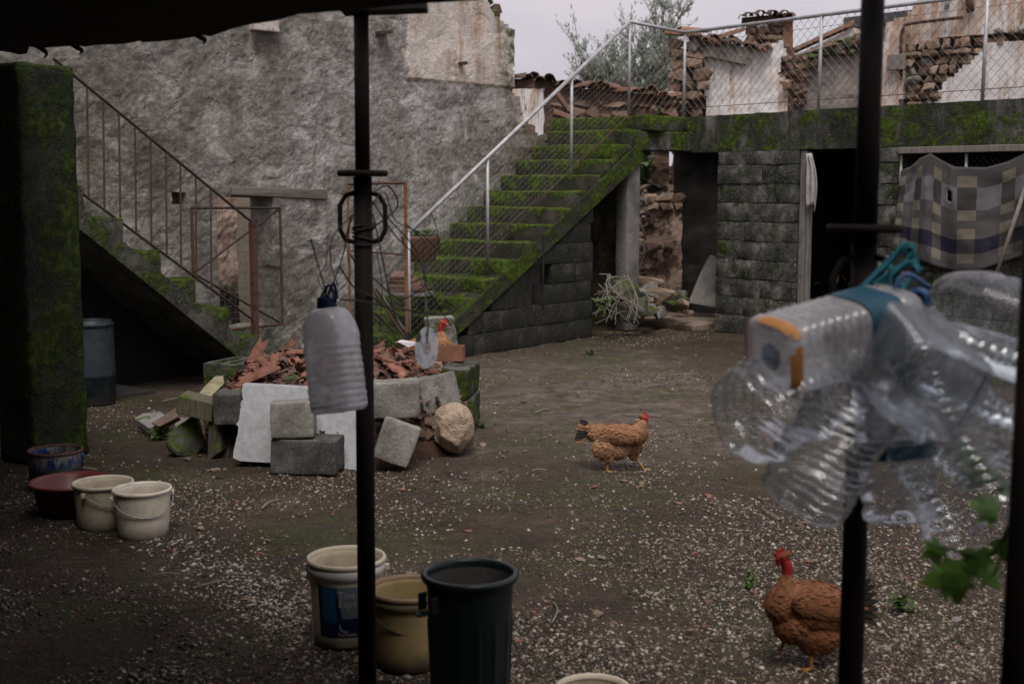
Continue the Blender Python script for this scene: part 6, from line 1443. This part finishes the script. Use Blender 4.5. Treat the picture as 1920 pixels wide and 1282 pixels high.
# ================================================================== blanket, rag, poles
bl = SF.at(1685, 470)[0]; 
def blanket():
    n = NB('checked_blanket'); uvn = n.N('ShaderNodeUVMap'); x, y, z = n.xyz(uvn.outputs[0])
    base = (.088, .083, .082); pale = (.165, .162, .17); crm = (.185, .166, .13); navy = (.022, .022, .038); brown = (.066, .060, .059)
    cx = n.math('LESS_THAN', n.math('FRACT', n.math('MULTIPLY', x, 5.3)), .38)
    def bandf(a, b): return n.math('MULTIPLY', n.math('GREATER_THAN', y, a), n.math('LESS_THAN', y, b))
    col = n.mix(bandf(.20, .42), base, n.mix(cx, pale, brown))
    col = n.mix(bandf(.70, .84), col, n.mix(cx, navy, brown))
    for a, b in ((.09, .20), (.42, .52), (.60, .70), (.84, .93)): col = n.mix(n.math('MULTIPLY', bandf(a, b), cx), col, crm)
    f = n.noise(160, 3, .6, n.co(rnd=False)); col = n.mix(.5, col, n.ramp(f, [(.3, .55), (.7, 1.2)]), 'MULTIPLY'); col = n.mix(n.math('MULTIPLY', n.step(n.noise(3, 5, .7, n.co(rnd=False)), .5, .75), .4), col, (.06, .05, .045))
    n.bsdf(col, .95, n.bump(f, .4, .004), .1); return n.mat
bk_ = thing('hung_blanket', 'brown checked blanket with navy stripe hung over the mesh window', 'blanket', SF.o, SF.rz)
tops = [(1690, 320), (1708, 312), (1725, 297), (1745, 288), (1765, 300), (1790, 313), (1850, 314), (1890, 303), (1930, 284), (1990, 270)]
bots = [(1672, 468), (1690, 472), (1712, 484), (1735, 492), (1762, 502), (1790, 508), (1838, 506), (1880, 492), (1920, 480), (1990, 470)]
NB_X, NB_Y = 60, 40; vs = []; uvs = []
def samp(L, t): k = t * (len(L) - 1); i = min(int(k), len(L) - 2); f = k - i; return (L[i][0] + (L[i + 1][0] - L[i][0]) * f, L[i][1] + (L[i + 1][1] - L[i][1]) * f)
for j in range(NB_Y + 1):
    for i in range(NB_X + 1):
        a, b = samp(tops, i / NB_X), samp(bots, i / NB_X); t = j / NB_Y; u, v = a[0] + (b[0] - a[0]) * t, a[1] + (b[1] - a[1]) * t
        off = .06 + .012 * fb(i * .3, j * .12, 7, 3, 1) + .025 * math.sin(i * .35 + 1.5 * math.sin(t * 3)) + .02 * fb(i * .08, j * .08, 3, 3, 1) + .05 * t; s_, z_ = SF.at(u, v, off); vs.append((s_, -off, z_)); uvs.append((i / NB_X, t))
fs = []; hole = (.52, .30)
for j in range(NB_Y):
    for i in range(NB_X):
        u_, v_ = (i + .5) / NB_X, (j + .5) / NB_Y
        if ((u_ - .515) / .020) ** 2 + ((v_ - .305) / .06) ** 2 < 1: continue
        k = j * (NB_X + 1) + i; fs.append((k, k + 1, k + NB_X + 2, k + NB_X + 1))
me = bpy.data.meshes.new('cloth'); me.from_pydata(vs, [], fs); ul = me.uv_layers.new(name='UVMap')
for lp in me.loops: ul.data[lp.index].uv = uvs[lp.vertex_index]
me.materials.append(blanket()); me.polygons.foreach_set('use_smooth', [True] * len(me.polygons)); o = inst('cloth', me, bk_)
sd_ = o.modifiers.new('thick', 'SOLIDIFY'); sd_.thickness = .006
m = MB(); m.tube([P(1930, 330, 11.0), P(1858, 545, 11.05)], .018, 8); o = m.build('leaning_pole', M_wood, smooth=True); tag(o, 'pale wooden pole leaning across the hung blanket', 'pole')
for u, lab in ((1648, 'pale stick standing upright behind the blue rope'), (1661, 'split weathered stick beside the upright pale stick'), (1672, 'thin grey stick standing beside the split one')):
    m = MB(); q = P(u, 605, 11.6); m.tube(spline([(q.x, q.y, 0), (q.x + .01, q.y, .5), (q.x + .005, q.y + .05, P(u, 480 if u < 1670 else 560, 11.6).z)], 4), .022 if u < 1665 else .012, 6); o = m.build('upright_stick', M_wood); tag(o, lab, 'stick')
rgm = MB(); rows = 14; vs = []; fs = []
for j in range(rows + 1):
    for i in range(9):
        t = j / rows; w = .05 + .05 * t; s_, z_ = SF.at(1512, 288 + 100 * t, .02); x = s_ + .02 + (i / 8) * (w + .06 * math.sin(t * 3)); vs.append((x, -.03 - .022 * math.sin(i * 1.6 + t * 2), z_ - .06 * (i / 8) * t * math.sin(i * 1.1)))
fs = [(j * 9 + i, j * 9 + i + 1, (j + 1) * 9 + i + 1, (j + 1) * 9 + i) for j in range(rows) for i in range(8)]
rag = thing('hanging_rag', 'grey white rag hanging from the shed door post', 'rag', SF.o, SF.rz); rgm.add(vs, fs); o = rgm.build('cloth', simple('dirty_white_cloth', (.30, .28, .27), (.52, .50, .48), 9, .95, .3), rag, True)
sd_ = o.modifiers.new('thick', 'SOLIDIFY'); sd_.thickness = .005
# ================================================================== vine by the near post
vn = thing('vine', 'young vine with bright lobed leaves hanging beside the plain dark post', 'vine', P(1880, 1040, 2.0)); rg = random.Random(14)
m = MB(); m.tube(spline([P(1925, 900, 1.95), P(1890, 990, 1.98), P(1850, 1040, 2.0), P(1790, 1030, 2.0), P(1740, 1020, 2.02)], 6), .003, 5); m.tube(spline([P(1890, 990, 1.98), P(1860, 1080, 2.0), P(1800, 1060, 2.0)], 6), .0025, 5); m.build('stem', M_leaf, vn, True, world=True)
M_vine = leafmat('vine_leaf', (.03, .075, .012), (.10, .20, .025))
def vleaf(c, d, L, up, k):
    m = MB(); d = Vector(d).normalized(); up = Vector(up).normalized(); x = d.cross(up).normalized(); n_ = x.cross(d)
    out = [(0, 0), (.28, -.10), (.62, .12), (.42, .26), (.72, .62), (.34, .55), (.24, .80), (0, 1.12), (-.24, .80), (-.34, .55), (-.72, .62), (-.42, .26), (-.62, .12), (-.28, -.10)]
    vs = [c + x * (a * L) + d * (b * L) + n_ * (-.25 * L * abs(a) ** 1.5 - .15 * L * b * b) for a, b in out]; vs.append(c + d * L * .35)
    m.add(vs, [(i, (i + 1) % 14, 14) for i in range(14)]); m.build('leaf', M_vine, vn, world=True)
for u, v, y, dx, dz, L in ((1800, 1050, 2.0, .15, -1, .055), (1795, 1075, 2.0, -1, -.35, .055), (1800, 1080, 1.98, .1, -1, .05), (1765, 1022, 2.02, -.7, -.5, .035), (1830, 1030, 2.0, .1, -.8, .045), (1870, 960, 2.2, -.6, .3, .05), (1850, 905, 2.5, -.3, .7, .06), (1885, 1010, 2.1, .3, -1, .05), (1895, 930, 2.3, .2, .8, .05), (1848, 1060, 2.0, .6, -.8, .045), (1812, 870, 2.6, -.2, .9, .05)):
    vleaf(P(u, v, y), (dx, rg.uniform(-.2, .2), dz), L, (rg.uniform(-.5, .5), -1, rg.uniform(.2, .8)), 0)
# ================================================================== small things on the ground
for u, v, h, r, n_, L, lab in ((1400, 1100, .05, .06, 50, .03, 'small green weed in the gravel ahead of the dark hen'), (1110, 668, .05, .14, 80, .04, 'patch of weeds along the open yard beside the stair wall'), (1690, 1150, .09, .07, 40, .05, 'thin pale weed in the gravel behind the prop'), (905, 800, .03, .10, 60, .03, 'low weeds beside the tan boulder'), (300, 825, .07, .08, 40, .07, 'grass tuft between the flat slabs'), (1130, 585, .16, .10, 60, .06, 'weed growing among the brushwood sticks'), (560, 640, .1, .2, 70, .05, 'weeds at the foot of the plaster wall')):
    q = G(u, v) if v > 640 else P(u, v, 12.0)
    bush('weed', lab, 'weed', (q.x, q.y, max(0, q.z) if v <= 640 else 0), h, r, n_, L, M_leaf, int(u))
rg = random.Random(50)
for i in range(26):
    y = rg.uniform(4.3, 11.5); x = rg.uniform(-.34, .36) * y; L = rg.uniform(.08, .26); a = rg.uniform(0, 3.14); d = Vector((math.cos(a), math.sin(a), 0)) * L / 2
    c = Vector((x, y, gh(x, y) + .012)); m = MB(); m.tube(spline([c - d, c + Vector((0, 0, .008)) + Vector((-d.y, d.x, 0)) * rg.uniform(-.2, .2), c + d], 4), rg.uniform(.0025, .006), 5); o = m.build('twig', M_wood); tag(o, 'dry twig lying loose on the yard gravel', 'twig', 'twigs strewn over the yard')
for i in range(60):
    y = rg.uniform(4.2, 9.5); x = rg.uniform(-.34, .38) * y; s_ = rg.uniform(.018, .045); o = inst('brick_chip', rg.choice(SH[-5:]), None, (x, y, gh(x, y) + .006), rotm(0, rg.uniform(-.2, .2), rg.uniform(0, 6)), (s_ * 1.4, s_, s_ * .9)); tag(o, 'small red brick chip lying on the yard gravel', 'brick chip', 'brick chips on the yard')
for i in range(70):
    y = rg.uniform(4.0, 12); x = rg.uniform(-.36, .38) * y; s_ = rg.uniform(.02, .05); o = inst('pebble', rg.choice(ROCKS['grey'] + ROCKS['tan']), None, (x, y, gh(x, y) + s_ * .15), rotm(0, 0, rg.uniform(0, 6)), (s_ * 1.3, s_, s_ * .6)); tag(o, 'larger loose pebble lying on the yard gravel', 'pebble', 'larger pebbles on the yard')

lm = MB(); rg = random.Random(91)
for i in range(900):                 # dead leaves and straw
    y = 4.0 + 8.5 * rg.random() ** 1.1; x = rg.uniform(-.38, .42) * y; c = Vector((x, y, gh(x, y) + .006 + .006 * rg.random())); a = rg.uniform(0, 6.28)
    if rg.random() < .6: leaf(lm, c, Vector((math.cos(a), math.sin(a), rg.gauss(0, .15))), rg.uniform(.012, .04), rg.uniform(.003, .010), bend=rg.uniform(-.4, .5))
    else: lm.tube([c, c + Vector((math.cos(a), math.sin(a), 0)) * rg.uniform(.03, .10)], .0012, 3, cap=False)
o = lm.build('leaf_litter', simple('dead_leaf', (.05, .034, .02), (.22, .165, .09), 4, .85, 0)); tag(o, 'dead leaves and straw bits strewn over the yard', 'litter', kind='stuff')
